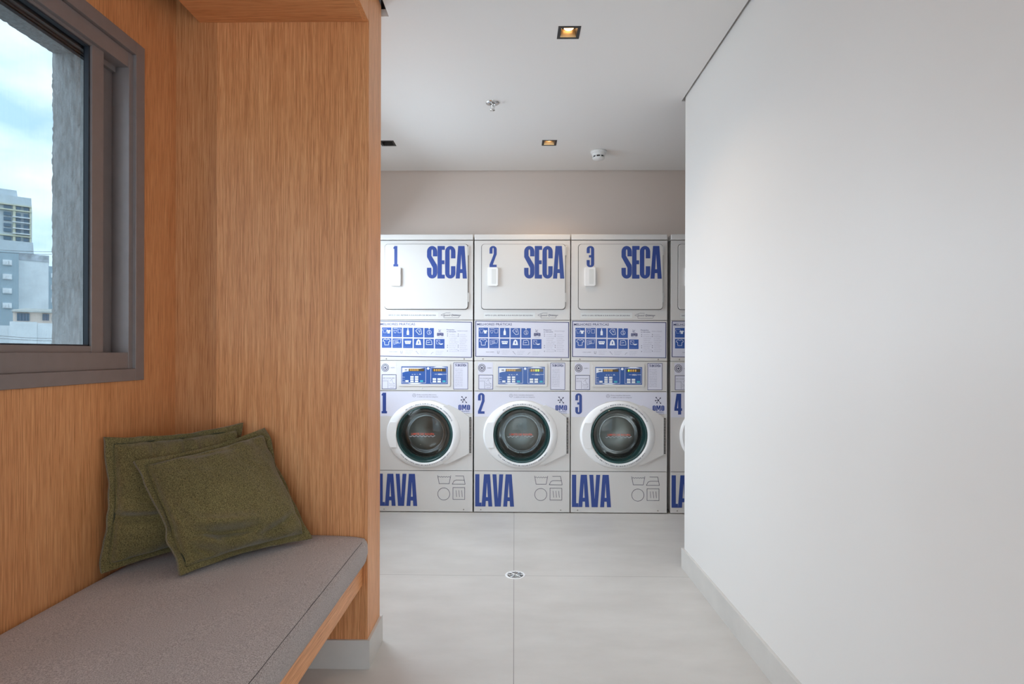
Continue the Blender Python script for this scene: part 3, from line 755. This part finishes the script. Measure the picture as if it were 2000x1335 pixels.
    for i in range(10):
        X, Z = q(1067, 652 + i * 3.7); scribble(b, X, Z, (12 + (i * 5) % 7) * K, .0048, -.0013, 'ink_grey', i)
        X, Z = q(1087.5, 652 + i * 3.6); scribble(b, X, Z, (11 + (i * 3) % 5) * K, .0048, -.0013, 'ink_grey', i + 20)
        if i in (0, 1, 6, 7, 9):
            X, Z = q(1084.5, 651 + i * 3.6); b.face([(X + a, -.0013, Z + d) for a, d in ((-.003, -.003), (.003, -.003), (.003, .004), (-.003, .004))], 'ink_grey')
            X, Z = q(1063.6, 651 + i * 3.7); b.face([(X + a, -.0013, Z + d) for a, d in ((-.003, -.003), (.003, -.003), (.003, .004), (-.003, .004))], 'ink_grey')
    b.build('symbol_key', board); b = MB()
    X, Z = q(949.5, 688); put_text(b, 'PARA SABER', X, Z, .006, -.0013, 'ink_grey', width=16 * K, bold=.01)
    for i, x in enumerate((973, 1003, 1033)):
        X, Z = q(x, 688)
        b.build('footer_print', board); b = MB()
        if i == 0: line2(b, [(X - .004, Z + .010), (X - .003, Z - .006), (X + .006, Z - .006), (X + .008, Z + .010)], .003, -.0013, 'ink_grey')
        if i == 1: line2(b, [(X - .006, Z + .008), (X, Z + .009), (X + .004, Z), (X + .014, Z - .010)], .003, -.0013, 'ink_grey')
        if i == 2: line2(b, [(X - .006, Z - .010), (X + .002, Z), (X + .010, Z + .004)], .0025, -.0013, 'ink_grey')
        for j in range(3):
            X, Z = q(x + 7.5, 685.2 + j * 3); scribble(b, X, Z, (15 - 2 * j) * K, .0042, -.0013, 'ink_grey', 40 + i * 3 + j)
    b.build('footer_print', board)
    for x in (943.5, 1096):
        b = MB(); b.lathe([(0.0001, -.0022), (.0045, -.0018), (.005, 0)], 'screw_steel', (lx(x), 0, lz(700)), 'y', 12); b.build('screw', root)
    for sx in (-1, 1):
        for yy in (.06, .64):
            pass
    return root

CX, CZ = lx(1019.6), lz(847.3); RG = 55 * K
def panel_hole(mb, x0, z0, x1, z1, r, ya, yb, m, n=64):
    ci, ro = [], []
    for i in range(n):
        a = 2 * PI * (i + .5) / n; c_, s_ = math.cos(a), math.sin(a)
        t = min(((x1 - CX) if c_ > 0 else (x0 - CX)) / c_ if abs(c_) > 1e-6 else 9, ((z1 - CZ) if s_ > 0 else (z0 - CZ)) / s_ if abs(s_) > 1e-6 else 9)
        ci.append((CX + r * c_, CZ + r * s_)); ro.append((CX + t * c_, CZ + t * s_))
    # snap nearest points to the corners
    for cxz in ((x0, z0), (x1, z0), (x1, z1), (x0, z1)):
        j = min(range(n), key=lambda i: (ro[i][0] - cxz[0]) ** 2 + (ro[i][1] - cxz[1]) ** 2); ro[j] = cxz
    mb.loft([[(p[0], yb, p[1]) for p in ci], [(p[0], ya, p[1]) for p in ci], [(p[0], ya, p[1]) for p in ro], [(p[0], yb, p[1]) for p in ro]], m, smooth=False)

def make_washer(num):
    root = empty('washing_machine')
    # hollow cabinet
    b = MB(); zt = lz(703.9)
    b.box((-W2 + .003, .004, .012), (-W2 + .006, .70, zt), 'enamel'); b.box((W2 - .006, .004, .012), (W2 - .003, .70, zt), 'enamel')
    b.box((-W2 + .006, .69, .012), (W2 - .006, .70, zt), 'enamel'); b.box((-W2 + .006, .004, zt - .004), (W2 - .006, .69, zt), 'enamel'); b.box((-W2 + .006, .004, .012), (W2 - .006, .69, .016), 'enamel')
    b.box((-W2 + .006, .0042, .02), (W2 - .006, .008, lz(917.5)), 'seam_dark'); b.box((-W2 + .006, .0042, lz(763.5)), (W2 - .006, .008, zt - .004), 'seam_dark')
    panel_hole(b, -W2 + .006, lz(917.4), W2 - .006, lz(763.6), RG * .99, .0042, .006, 'seam_dark')
    b.build('cabinet', root)
    for sx in (-1, 1):
        for yy in (.05, .64):
            b = MB(); b.lathe([(.018, 0), (.018, .008), (.010, .009), (.010, .013)], 'black_metal', (sx * (W2 - .05), yy, 0), 'z', 16, cap=True); b.build('foot', root)
    # base panel with LAVA and care symbols
    b = MB(); b.box((-W2, 0, lz(998.6)), (W2, .004, lz(919.1)), 'enamel', .0016); b.build('base_panel', root)
    b = MB(); big(b, 'LAVA', lx(929), lx(1005), lz(988), lz(925), -.0008, 'sticker_blue', .0); o = b.build('lettering', root); o['label'] = 'big blue word LAVA'
    b = MB(); y = -.0008; w = .0030; I = 'ink_dark'
    line2(b, [(lx(1045), lz(928)), (lx(1048), lz(944)), (lx(1067.5), lz(944)), (lx(1070.5), lz(928))], w, y, I)
    line2(b, [(lx(1045.5 + i * 2.4), lz(931.5 - (1.8 if i % 2 else 0))) for i in range(11)], w * .8, y, I)
    line2(b, [(lx(1080), lz(928.6)), (lx(1095.5), lz(928.6)), (lx(1098.8), lz(944.8)), (lx(1073.5), lz(944.8)), (lx(1077), lz(938.5)), (lx(1081), lz(936.8)), (lx(1096.5), lz(936.8))], w, y, I)
    line2(b, [(lx(1057 + 11.8 * math.cos(t)), lz(964 + 11.8 * math.sin(t))) for t in [2 * PI * i / 36 for i in range(36)]], w, y, I, True)
    line2(b, [(lx(1075), lz(951.5)), (lx(1098), lz(951.5)), (lx(1098), lz(974.5)), (lx(1075), lz(974.5))], w, y, I, True)
    for i in range(3): line2(b, [(lx(1081 + i * 5.5), lz(957)), (lx(1082.2 + i * 5.5), lz(969.5))], w * .9, y, I)
    b.build('care_symbols', root)
    # door panel with round hole
    b = MB(); panel_hole(b, -W2, lz(918.0), W2, lz(763.1), RG * .985, 0, .004, 'enamel'); b.build('front_panel', root)
    # lilac sticker along the top
    b = MB(); pts = [(-W2 + .004, lz(764)), (W2 - .004, lz(764)), (W2 - .004, lz(806)), (lx(1085), lz(806)), (lx(1062), lz(790)), (lx(1040), lz(781.5)), (lx(1018), lz(779.5)), (lx(996), lz(783)), (lx(975), lz(793)), (lx(955), lz(812.5)), (-W2 + .004, lz(812.5))]
    b.face([(p[0], -.0006, p[1]) for p in pts], 'sticker_lilac'); top = b.build('top_sticker', root); top['label'] = 'pale lilac sticker above the round door'
    b = MB(); nx = {'1': (934.6, 944.5), '2': (934, 947), '3': (935, 948), '4': (934, 948.5)}[num]
    big(b, num, lx(nx[0]), lx(nx[1]), lz(807), lz(766.5), -.0010, 'sticker_blue'); o = b.build('number', top); o['label'] = 'blue numeral %s' % num
    b = MB(); burst(b, lx(1096.3), lz(779.5), .030, -.0010, 'ink_dark'); big(b, 'OMO', lx(1085.3), lx(1108), lz(800), lz(789.5), -.0010, 'sticker_blue', .07)
    put_text(b, 'LAVANDERIA', lx(1086), lz(803.3), .0075, -.0010, 'sticker_blue', width=21 * K, bold=.015)
    put_text(b, 'compartilhada', lx(1091), lz(806.4), .0055, -.0010, 'sticker_blue', width=16.5 * K); o = b.build('brand_mark', top); o['label'] = 'blue splash mark and word on the sticker'
    b = MB(); put_text(b, 'Evite transbordamento,', lx(1004), lz(771.2), .0085, -.0010, 'ink_grey', width=39 * K, bold=.01); put_text(b, 'o sabão já está na máquina', lx(1004), lz(775.2), .0085, -.0010, 'ink_grey', width=41 * K, bold=.01)
    line2(b, [(lx(998.5 + 3.2 * math.cos(t)), lz(771.5 + 3.2 * math.sin(t))) for t in [2 * PI * i / 12 for i in range(12)]], .0022, -.0010, 'ink_grey', True)
    line2(b, [(lx(996.5), lz(773.5)), (lx(998.5), lz(770)), (lx(1000.5), lz(773))], .0022, -.0010, 'ink_grey'); b.build('print', top)
    # door: wide moulded ring with hinge cover and pull at the left
    b = MB(); n = 96
    def outl(kx_l, kx_r, kz, off=0):
        out = []
        for i in range(n):
            a = 2 * PI * i / n; c_, s_ = math.cos(a), math.sin(a)
            out.append((CX + (kx_r if c_ > 0 else kx_l) * K * c_, CZ + kz * K * s_ + off))
        return out
    rg = []
    for (l_, r_, k_, y) in ((75.3, 72, 65.6, .0), (74.8, 71.5, 65.2, -.007), (73, 70, 64, -.012), (67, 66, 61.5, -.020), (60, 60, 59, -.0245), (57, 57, 57, -.025), (55.4, 55.4, 55.4, -.021), (55, 55, 55, -.008)):
        rg.append([(x, y, z) for x, z in outl(l_, r_, k_)])
    b.loft(rg, 'plastic_white'); door = b.build('door', root); door['label'] = 'white moulded ring around the glass'
    b = MB(); arc = [(CX + 61 * K * math.cos(t), CZ + 60 * K * math.sin(t)) for t in [math.radians(62 - 124 * i / 16) for i in range(17)]]
    b.prism(arc[::-1] + [(lx(1066), lz(789.5)), (lx(1090), lz(801)), (lx(1106.3), lz(813)), (lx(1106.3), lz(884)), (lx(1091), lz(892)), (lx(1062), lz(906))], -.012, .0, 'enamel')
    b.build('hinge_cover', door)
    b = MB()
    for i in range(24): zc = lz(814.5 + i * 2.95); b.box((lx(1107.2), -.003, zc - .0036), (lx(1110.6), 0, zc + .0022), 'seam_dark')
    b.build('vent_strip', root)
    b = MB(); pts = []
    a0, a1 = math.radians(180 - 26), math.radians(180 + 26)
    outer = [(CX + 73.5 * K * math.cos(a0 + (a1 - a0) * i / 12), CZ + 64.5 * K * math.sin(a0 + (a1 - a0) * i / 12)) for i in range(13)]
    zt_, zb_ = lz(823), lz(872.5)
    pts = [(lx(966.5), zt_), (lx(955), zt_)] + [(CX - 72 * K * math.sqrt(max(0, 1 - ((z_ - CZ) / (65 * K)) ** 2)), z_) for z_ in [zt_ + (zb_ - zt_) * i / 10 for i in range(11)]] + [(lx(955), zb_), (lx(966.5), zb_), (lx(963.5), CZ)]
    b.prism(pts, -.0275, -.004, 'plastic_white', .0015); h = b.build('handle', door)
    # arched small print on the ring
    b = MB()
    def arc_text(s_, r, am, span, flip=False):
        for i, ch in enumerate(s_):
            if ch == ' ': continue
            a = math.radians(am + (span / 2 - span * i / (len(s_) - 1)) * (1 if not flip else -1)); me, x0_, x1_ = text_me(ch, 1.0, .012)
            k_ = .0105; ra = a - PI / 2 if not flip else a + PI / 2; cc, ss = math.cos(ra), math.sin(ra)
            px_, pz_ = CX + r * K * math.cos(a), CZ + r * K * math.sin(a)
            b.mesh(me, 'ink_dark', Matrix(((k_ * cc, -k_ * ss, 0, px_), (0, 0, 0, -.0252), (k_ * ss, k_ * cc, 0, pz_), (0, 0, 0, 1))))
    arc_text('NÃO ENCHA A MÁQUINA ALÉM DO LIMITE PARA UMA LAVAGEM PERFEITA', 59, 78, 100)
    b.build('ring_print', door); b = MB()
    arc_text('FECHE BEM A PORTA ANTES DE INICIAR O CICLO E AGUARDE ABRIR', 60.5, 272, 104, True)
    b.build('ring_print', door)
    b = MB(); b.lathe([(RG, -.012), (RG * .965, -.020), (RG * .93, -.017), (RG * .90, -.006), (RG * .87, .012), (RG * .86, .05)], 'gasket_teal', (CX, 0, CZ), 'y', 64); b.build('gasket', door)
    b = MB(); b.lathe([(RG * .955, -.015), (RG * .88, -.024), (RG * .72, -.034), (RG * .5, -.042), (RG * .25, -.0465), (.001, -.048)], 'door_glass', (CX, 0, CZ), 'y', 48)
    b.lathe([(RG * .80, .020), (RG * .74, .07), (RG * .62, .115), (RG * .4, .135), (.001, .140)], 'door_glass', (CX, 0, CZ), 'y', 48)
    b.build('glass_bowl', door)
    b = MB(); put_text(b, 'LIMITE DE ROUPA', lx(996), lz(847), .0135, -.0490, 'ink_red', width=44 * K, bold=.008)
    line2(b, [(lx(992.5 + i * 1.02), lz(849.5 + 1.1 * math.sin(i * .9))) for i in range(49)], .0035, -.0492, 'ink_white'); b.build('limit_mark', door)
    # drum inside
    b = MB(); b.lathe([(RG * .92, .055), (RG * .90, .07), (RG * .88, .10)], 'drum_dark', (CX, 0, CZ), 'y', 48)
    b.lathe([(RG * .86, .09), (RG * 1.2, .12), (RG * 1.32, .16), (RG * 1.32, .50), (RG * 1.2, .53), (RG * .3, .545), (.001, .54)], 'drum_steel', (CX, 0, CZ), 'y', 48)
    for k in range(3):
        a = 2 * PI * k / 3 + .5; c_, s_ = math.cos(a), math.sin(a); r1, r2 = RG * 1.31, RG * 1.05
        p = lambda r, o_, y_: (CX + r * c_ - o_ * s_, y_, CZ + r * s_ + o_ * c_)
        b.loft([[p(r1, -.03, y_), p(r2, -.008, y_), p(r2, .008, y_), p(r1, .03, y_)] for y_ in (.18, .5)], 'drum_steel', closed=True)
    b.build('drum', root)
    # control panel
    b = MB(); b.box((-W2, 0, lz(762.2)), (W2, .004, lz(704.4)), 'enamel', .0015)
    b.prism(rrect(lx(968), lz(753.5), lx(1069), lz(709.5), .006), -.005, 0, 'enamel', .002)
    cp = b.build('control_panel', root)
    b = MB(); y = -.0056
    b.face([(lx(a), y, lz(c)) for a, c in ((973.5, 749.2), (1064.5, 749.2), (1064.5, 715), (973.5, 715))], 'panel_blue'); y -= .0004
    frame_lines(b, lx(975), lz(747.2), lx(1021.5), lz(717), .0018, y, 'ink_white'); frame_lines(b, lx(1031), lz(747.2), lx(1062.8), lz(717), .0018, y, 'ink_white')
    # white curved swashes
    b.face([(lx(a), y, lz(c)) for a, c in ((975.5, 717.2), (1020, 717.2), (1010, 719.3), (988, 719.3), (987.5, 724.5), (982, 724.8), (975.5, 727))], 'ink_white')
    b.face([(lx(a), y, lz(c)) for a, c in ((1036, 717), (1042, 715.2), (1052, 715.2), (1060, 717))], 'ink_white')
    b.face([(lx(a), y, lz(c)) for a, c in ((986, 747.2), (1014, 747.2), (1006, 749), (994, 749))], 'ink_white')
    put_text(b, 'OMO', lx(979.5), lz(723), .010, y - .0003, 'ink_dark', width=6 * K, bold=.03)
    b.face([(lx(1026 + 2.6 * math.cos(t)), y, lz(718.8 + 2.4 * math.sin(t))) for t in [2 * PI * i / 10 for i in range(10)]], 'ink_white')
    put_text(b, '♥ ☀ ≈ ▲'.replace('♥', 'o').replace('☀', 'x').replace('≈', '~').replace('▲', 'A'), lx(994), lz(731.5), .010, y, 'ink_white', width=18 * K)
    line2(b, [(lx(1039), lz(730)), (lx(1044), lz(730))], .002, y, 'ink_white'); line2(b, [(lx(1055), lz(730)), (lx(1062), lz(730))], .002, y, 'ink_white')
    put_text(b, 'MIN', lx(1045.5), lz(731.5), .010, y, 'ink_white', width=8 * K, bold=.02)
    for i in range(3): put_text(b, ['frio', 'morno', 'quente'][i], lx(976), lz(736.5 + 4.2 * i), .0055, y, 'ink_white', width=4.4 * K)
    dp = b.build('display_panel', cp); dp['label'] = 'blue membrane display panel'
    b = MB(); b.face([(lx(a), y - .0003, lz(c)) for a, c in ((988, 724.3), (1018.5, 724.3), (1018.5, 719.3), (988, 719.3))], 'display_brown')
    for i in range(5): put_text(b, '8', lx(990 + i * 3.6), lz(723.7), .0145, y - .0007, 'led_amber', width=2.6 * K, bold=.0)
    b.build('cycle_display', dp)
    b = MB(); b.face([(lx(a), y - .0003, lz(c)) for a, c in ((1034.5, 724.8), (1060.5, 724.8), (1060.5, 719.0), (1034.5, 719.0))], 'display_brown')
    for i in range(4): put_text(b, '8', lx(1037 + i * 4.4), lz(724), .016, y - .0007, ('led_green' if (num == '2' and i > 1) or (num == '3' and i == 0) else 'led_amber'), width=3 * K, bold=.02 if num == '2' and i > 1 else 0)
    b.build('time_display', dp)
    keys = [(991.2 + c * 9, 733.8 + r * 4.3, 6.6, 3.3, 'key_white') for c in range(2) for r in range(3)] + [(981.5, 741.8, 6.2, 3.6, 'key_white'), (1010.2, 741.8, 6, 3.6, 'key_teal')] \
        + [(1035 + c * 9.2, 737.8 + r * 4.6, 6.8, 3.6, 'key_white') for c in range(2) for r in range(2)] + [(1054.2, 742, 6, 3.6, 'key_teal')]
    for x, yy, w_, h_, mt in keys:
        b = MB(); b.box((lx(x), y - .002, lz(yy + h_)), (lx(x + w_), y, lz(yy)), mt, .0006, 1); b.build('key', dp)
    # dial emblem sticker, detergent sticker, rules sheet
    b = MB(); b.face([(lx(a), -.0005, lz(c)) for a, c in ((934, 730), (963, 730), (963, 706.6), (934, 706.6))], 'sticker_lilac')
    for r_, w_ in ((6.8, .0035), (4.4, .004)): line2(b, [(lx(941.5 + r_ * math.cos(t)), lz(717.5 + (r_ + .6) * math.sin(t))) for t in [2 * PI * i / 28 for i in range(28)]], w_, -.0009, 'ink_dark', True)
    b.face([(lx(941.5 + 1.7 * math.cos(t)), -.0009, lz(717.6 + 1.7 * math.sin(t))) for t in [2 * PI * i / 10 for i in range(10)]], 'ink_dark')
    for i in range(8):
        t = PI / 4 * i + .3; line2(b, [(lx(941.5 + 2.2 * math.cos(t)), lz(717.6 + 2.2 * math.sin(t))), (lx(941.5 + 3.6 * math.cos(t)), lz(717.6 + 3.6 * math.sin(t)))], .003, -.0009, 'ink_grey')
    put_text(b, 'SABÃO', lx(952), lz(718.4), .0065, -.0009, 'ink_dark', width=8.5 * K); b.build('dosing_sticker', cp)
    b = MB(); b.face([(lx(a), -.0005, lz(c)) for a, c in ((935, 759.6), (963.4, 759.6), (963.4, 731), (935, 731))], 'sticker_lilac')
    frame_lines(b, lx(935), lz(759.6), lx(963.4), lz(731), .0036, -.0009, 'frame_navy')
    put_text(b, 'NÃO COLOQUE SABÃO', lx(937.5), lz(738.6), .006, -.0009, 'ink_dark', width=23 * K); scribble(b, lx(937.5), lz(742), 12 * K, .004, -.0009, 'ink_grey', 3)
    line2(b, [(lx(947), lz(743.5)), (lx(947), lz(757.5))], .0028, -.0009, 'ink_grey'); line2(b, [(lx(937), lz(743.5)), (lx(947), lz(743.5))], .002, -.0009, 'ink_grey')
    line2(b, [(lx(951), lz(744)), (lx(954.5), lz(740)), (lx(956), lz(746)), (lx(960), lz(749)), (lx(951), lz(749.5)), (lx(949.5), lz(747))], .002, -.0009, 'ink_grey')
    line2(b, [(lx(949), lz(752)), (lx(960), lz(752)), (lx(958), lz(756)), (lx(951), lz(756))], .002, -.0009, 'ink_grey'); b.build('warning_sticker', cp)
    b = MB(); b.face([(lx(a), -.0005, lz(c)) for a, c in ((1075.3, 759.6), (1104, 759.6), (1104, 707.2), (1075.3, 707.2))], 'sticker_lilac')
    frame_lines(b, lx(1075.3), lz(759.6), lx(1104), lz(707.2), .0032, -.0009, 'frame_navy')
    put_text(b, 'TÁ EM DÚVIDA', lx(1078.3), lz(714.6), .0165, -.0009, 'frame_navy', width=22.5 * K, bold=.035)
    for i in range(11): scribble(b, lx(1078.5), lz(720.2 + i * 3.3), (15 + (i * 7) % 7) * K, .0058, -.0009, 'ink_grey', 60 + i)
    b.build('rules_sheet', cp)
    b = MB(); b.lathe([(.0001, -.0025), (.004, -.002), (.005, 0)], 'plastic_pale', (lx(1013.5), 0, lz(757.5)), 'y', 12); b.build('button', cp)
    for x in (940, 1096):
        b = MB(); b.lathe([(0.0001, -.0022), (.0040, -.0018), (.0048, 0)], 'screw_steel', (lx(x), 0, lz(994.3)), 'y', 12); b.build('screw', root)
    return root

MX = [-.6357, .0546, .7425, 1.447]
MYF = 4.007
words = ['first', 'second', 'third', 'fourth']
for i in range(4):
    n = str(i + 1)
    w = make_washer(n); w.location = (MX[i], MYF, 0)
    tag(w, 'white front-loading washing machine marked %s with LAVA, under dryer %s' % (n, n), 'washing machine', 'white washing machines along the back wall')
    d = make_dryer(n); d.location = (MX[i], MYF, 0)
    tag(d, 'white tumble dryer marked %s with SECA, stacked on washing machine %s' % (n, n), 'dryer', 'white tumble dryers stacked on the washing machines')

# ================================================================== CEILING FITTINGS AND DRAIN
def downlight(x, y, label, power):
    lit = power > 0
    r = empty('recessed_downlight', (x, y, ZC)); tag(r, label, 'downlight', 'recessed square ceiling downlights')
    o_, i_ = .047, .034; b = MB()
    for q in ((-o_, -o_, o_, -i_), (-o_, i_, o_, o_), (-o_, -i_, -i_, i_), (i_, -i_, o_, i_)): b.box((q[0], q[1], -.0015), (q[2], q[3], .001), 'black_metal')
    b.build('trim_frame', r)
    b = MB(); z1, z0 = .028, -.001; k_ = .026
    top = [(-k_, -k_), (k_, -k_), (k_, k_), (-k_, k_)]; bt = [(-i_, -i_), (i_, -i_), (i_, i_), (-i_, i_)]
    for j in range(4):
        a, c = bt[j], bt[(j + 1) % 4]; d, e_ = top[(j + 1) % 4], top[j]
        b.face([(a[0], a[1], z0), (c[0], c[1], z0), (d[0], d[1], z1), (e_[0], e_[1], z1)], 'black_metal' if j in (1, 3) or not lit else 'reflector_lit')
    b.face([(p[0], p[1], z1) for p in top], 'black_metal')
    b.build('reflector', r)
    b = MB(); b.lathe([(.021, .020), (.018, .017), (.0001, .015)], 'lamp_glow' if lit else 'display_brown', (0, 0, 0), 'z', 24); b.build('lamp', r)
    if not lit: return
    l = bpy.data.lights.new('downlight_beam', 'SPOT'); l.energy = power; l.color = (1.0, .74, .50); l.spot_size = 2.2; l.spot_blend = .9; l.shadow_soft_size = .022
    lo = bpy.data.objects.new('downlight_beam', l); lo.location = (x, y, ZC - .004); col.objects.link(lo)
for x, y, lab in ((.226, 2.38, 'square recessed downlight nearest the camera, glowing warm'), (.221, 3.63, 'square recessed downlight between sprinkler and smoke detector, glowing warm'), (-.823, 3.63, 'square recessed downlight half hidden behind the oak end wall, unlit')):
    # opening in the ceiling is simply the dark housing set into it
    downlight(x, y, lab, 9 if x > 0 else 0)
r = tag(empty('fire_sprinkler', (-.122, 3.047, ZC)), 'small chrome fire sprinkler hanging from the white ceiling', 'sprinkler')
b = MB(); b.lathe([(.0365, 0), (.036, -.003), (.026, -.007), (.014, -.008), (.013, -.002)], 'chrome', n=32); b.build('ceiling_plate', r)
b = MB(); b.lathe([(.009, -.002), (.009, -.016), (.006, -.018), (.003, -.020), (.003, -.034), (.0001, -.036)], 'chrome', n=16)
for s in (-1, 1): b.tube([(s * .008, 0, -.014), (s * .011, 0, -.022), (s * .008, 0, -.032), (0, 0, -.038)], .0016, 'chrome')
b.build('frame_arms', r)
b = MB(); b.lathe([(.0001, -.0375), (.004, -.038), (.013, -.0385), (.0135, -.040), (.004, -.0405), (.003, -.044), (.0001, -.045)], 'chrome', n=20); b.build('deflector', r)

r = tag(empty('smoke_detector', (.562, 3.79, ZC)), 'round white smoke detector on the ceiling near the back wall', 'smoke detector')
b = MB(); b.lathe([(.0001, 0), (.054, 0), (.054, -.010), (.050, -.014), (.042, -.016)], 'detector_white', n=40); b.build('base', r)
b = MB(); b.lathe([(.044, -.014), (.044, -.030), (.040, -.034)], 'detector_white', n=40); b.lathe([(.036, -.042), (.040, -.043), (.041, -.046), (.036, -.052), (.02, -.055), (.0001, -.056)], 'detector_white', n=40); b.build('head', r)
b = MB(); b.lathe([(.037, -.032), (.037, -.044)], 'black_metal', n=40); b.build('sensing_chamber', r)
for k in range(8):
    a = PI / 4 * k + .2; b = MB(); b.box((-.0035, .036, -.044), (.0035, .042, -.032), 'detector_white'); o = b.build('rib', r); o.rotation_euler = (0, 0, a)

r = tag(empty('floor_drain', (.0075, 2.888, 0)), 'round white and chrome drain cover where the floor joints cross', 'drain')
b = MB(); b.lathe([(.052, 0), (.051, .0022), (.044, .003), (.041, .0012), (.040, .0006)], 'plastic_white', n=40); b.build('rim', r)
b = MB(); b.lathe([(.0395, .0010), (.0001, .0012)], 'seam_dark', n=40)
for k in range(4): b.lathe([(.036 - k * .010, .0022), (.0355 - k * .010, .0030), (.031 - k * .010, .0030), (.0305 - k * .010, .0022)], 'chrome', n=36)
for k in range(8):
    a = PI / 4 * k; b.tube([(0, 0, .0024), (math.cos(a) * .039, math.sin(a) * .039, .0024)], .0022, 'chrome')
b.build('grate', r)

# ================================================================== OUTSIDE: buildings across the street, each facing the window
def facade(d, az):
    n = Vector((math.sin(az), math.cos(az), 0)); rt = Vector((math.cos(az), -math.sin(az), 0))
    def P(x, y):
        dr = Vector(((x - 1005) / F, 1, (688 - y) / F)); t = d / dr.dot(n); p = dr * t
        return p.dot(rt), p.z + EYE
    return n, rt, P
def bld(name, label, d, az):
    n, rt, P = facade(d, az)
    r = empty(name, n * d, -az); tag(r, label, 'building'); r.location.z = -6
    def fbox(mb, xa, ya, xb, yb, y0, y1, m):
        a = P(xa, ya)[0]; c = P(xb, yb)[0]; za_, zb_ = P(35, ya)[1] + 6, P(35, min(yb, 1000))[1] + 6
        mb.box((a, y0, za_), (c, y1, max(zb_, .2)), m)
    return r, P, fbox
AZ = -.705
r, P, fb = bld('apartment_tower', 'tall grey apartment tower with pale yellow balcony trim, furthest left through the window', 140, AZ)
b = MB(); fb(b, -90, 384, 49, 1000, 0, 14, 'concrete_tower'); b.build('tower_block', r)
b = MB(); fb(b, -90, 368, 19, 384, 2, 12, 'concrete_tower'); b.build('rooftop_block', r)
b = MB(); fb(b, -90, 474, 53, 1000, -1.5, 14, 'concrete_tower'); b.build('podium', r)
for yy in (401, 411, 461): b = MB(); fb(b, -90, yy, 50, yy + 2.4, -.6, 0, 'yellow_trim'); b.build('trim_band', r)
for (xa, xb) in ((12.5, 18), (46, 49.8)): b = MB(); fb(b, xa, 401, xb, 474, -.4, 0, 'yellow_trim'); b.build('trim_band', r)
for j, yy in enumerate((404, 417, 427, 439, 449, 464.5)):
    for xa, xb in ((-6, 9), (19, 28), (34, 44)):
        b = MB(); fb(b, xa, yy, xb, yy + 6.5, -.3, .1, 'tower_glass'); b.build('window', r)
    if j in (1, 2, 3, 4): b = MB(); fb(b, 12, yy + 8, 47, yy + 9.5, -1.0, 0, 'white_render'); b.build('balcony_slab', r)
r, P, fb = bld('apartment_block', 'blue-grey apartment block with white windows and a blank white side wall', 95, AZ)
b = MB(); fb(b, -80, 498, 24.5, 1000, -2, 12, 'blue_grey_render'); b.build('front_wall', r)
b = MB(); fb(b, 24.5, 505, 84, 1000, 0, 12, 'white_render'); b.build('side_wall', r)
b = MB(); fb(b, 24.5, 495, 85, 508, -.1, 12, 'stained_parapet'); b.build('parapet', r)
for yy in (514, 541, 568, 596):
    b = MB(); fb(b, -6, yy, 12, yy + 10, -2.2, -2, 'white_render'); w_ = b.build('window', r)
    for xa in (-4, 1.2, 6.6): b = MB(); fb(b, xa, yy + 1.5, xa + 3.4, yy + 8.8, -2.3, -2.19, 'white_render'); b.build('pane', w_)
r, P, fb = bld('office_building', 'pale blue building behind the white wall, beside the window reveal', 125, AZ + .03)
b = MB(); fb(b, 70, 516, 150, 1000, 0, 10, 'blue_grey_render'); b.build('wall', r)
for yy in (530, 554, 580): b = MB(); fb(b, 89, yy, 94, yy + 9, -.2, .1, 'white_render'); b.build('window', r)
r, P, fb = bld('house', 'low peach house with a grey tiled roof over white garden walls', 50, AZ)
b = MB(); fb(b, 13, 606, 130, 632, 0, 8, 'peach_render'); b.build('upper_wall', r)
b = MB(); a, c = P(11, 607), P(135, 607); t_ = P(22, 595)
za, zt2 = a[1] + 6, t_[1] + 6
b.loft([[(a[0], -.5, za - .1), (a[0], -.5, za), (a[0] + .6, 4, zt2), (a[0], 8.5, za), (a[0], 8.5, za - .1)], [(c[0], -.5, za - .1), (c[0], -.5, za), (c[0] - .6, 4, zt2), (c[0], 8.5, za), (c[0], 8.5, za - .1)]], 'roof_tile', smooth=False); b.build('roof', r)
for q in ((21, 613, 46, 628), (72, 613, 85, 626)): b = MB(); fb(b, *q, -.1, .1, 'tower_glass'); w_ = b.build('window', r); b = MB(); [fb(b, q[0] + (q[2] - q[0]) * k / 4 - .4, q[1], q[0] + (q[2] - q[0]) * k / 4 + .4, q[3], -.16, -.1, 'ink_grey') for k in range(1, 4)]; b.build('window_bars', w_)
b = MB(); fb(b, 10, 633, 62, 1000, -3, 0, 'white_render'); b.build('garden_wall', r)
b = MB(); fb(b, 62.5, 634, 130, 1000, -2.4, 0, 'white_render'); b.build('garage', r)
b = MB(); fb(b, -90, 640, 9.5, 1000, -2, 0, 'white_render'); b.build('neighbour_wall', r)
r = empty('power_line', (0, 0, 0)); tag(r, 'thin sagging overhead cables crossing in front of the houses', 'power line')
n_, rt_, P = facade(40, AZ)
for (ya, yb, sg) in ((486, 490, 3), (490, 494, 4), (655, 661, 4), (661, 668, 2)):
    pts = []
    for i in range(21):
        x = -40 + 200 * i / 20; a = P(x, ya + (yb - ya) * i / 20 + sg * math.sin(PI * i / 20)); p = n_ * 40 + rt_ * a[0]; pts.append((p.x, p.y, a[1]))
    b = MB(); b.tube(pts, .010, 'wire_dark', 5); b.build('cable', r)
b = MB(); b.box((-300, -200, -6.2), (-1.6, 300, -6), 'asphalt'); struct(b.build('ground_street'))
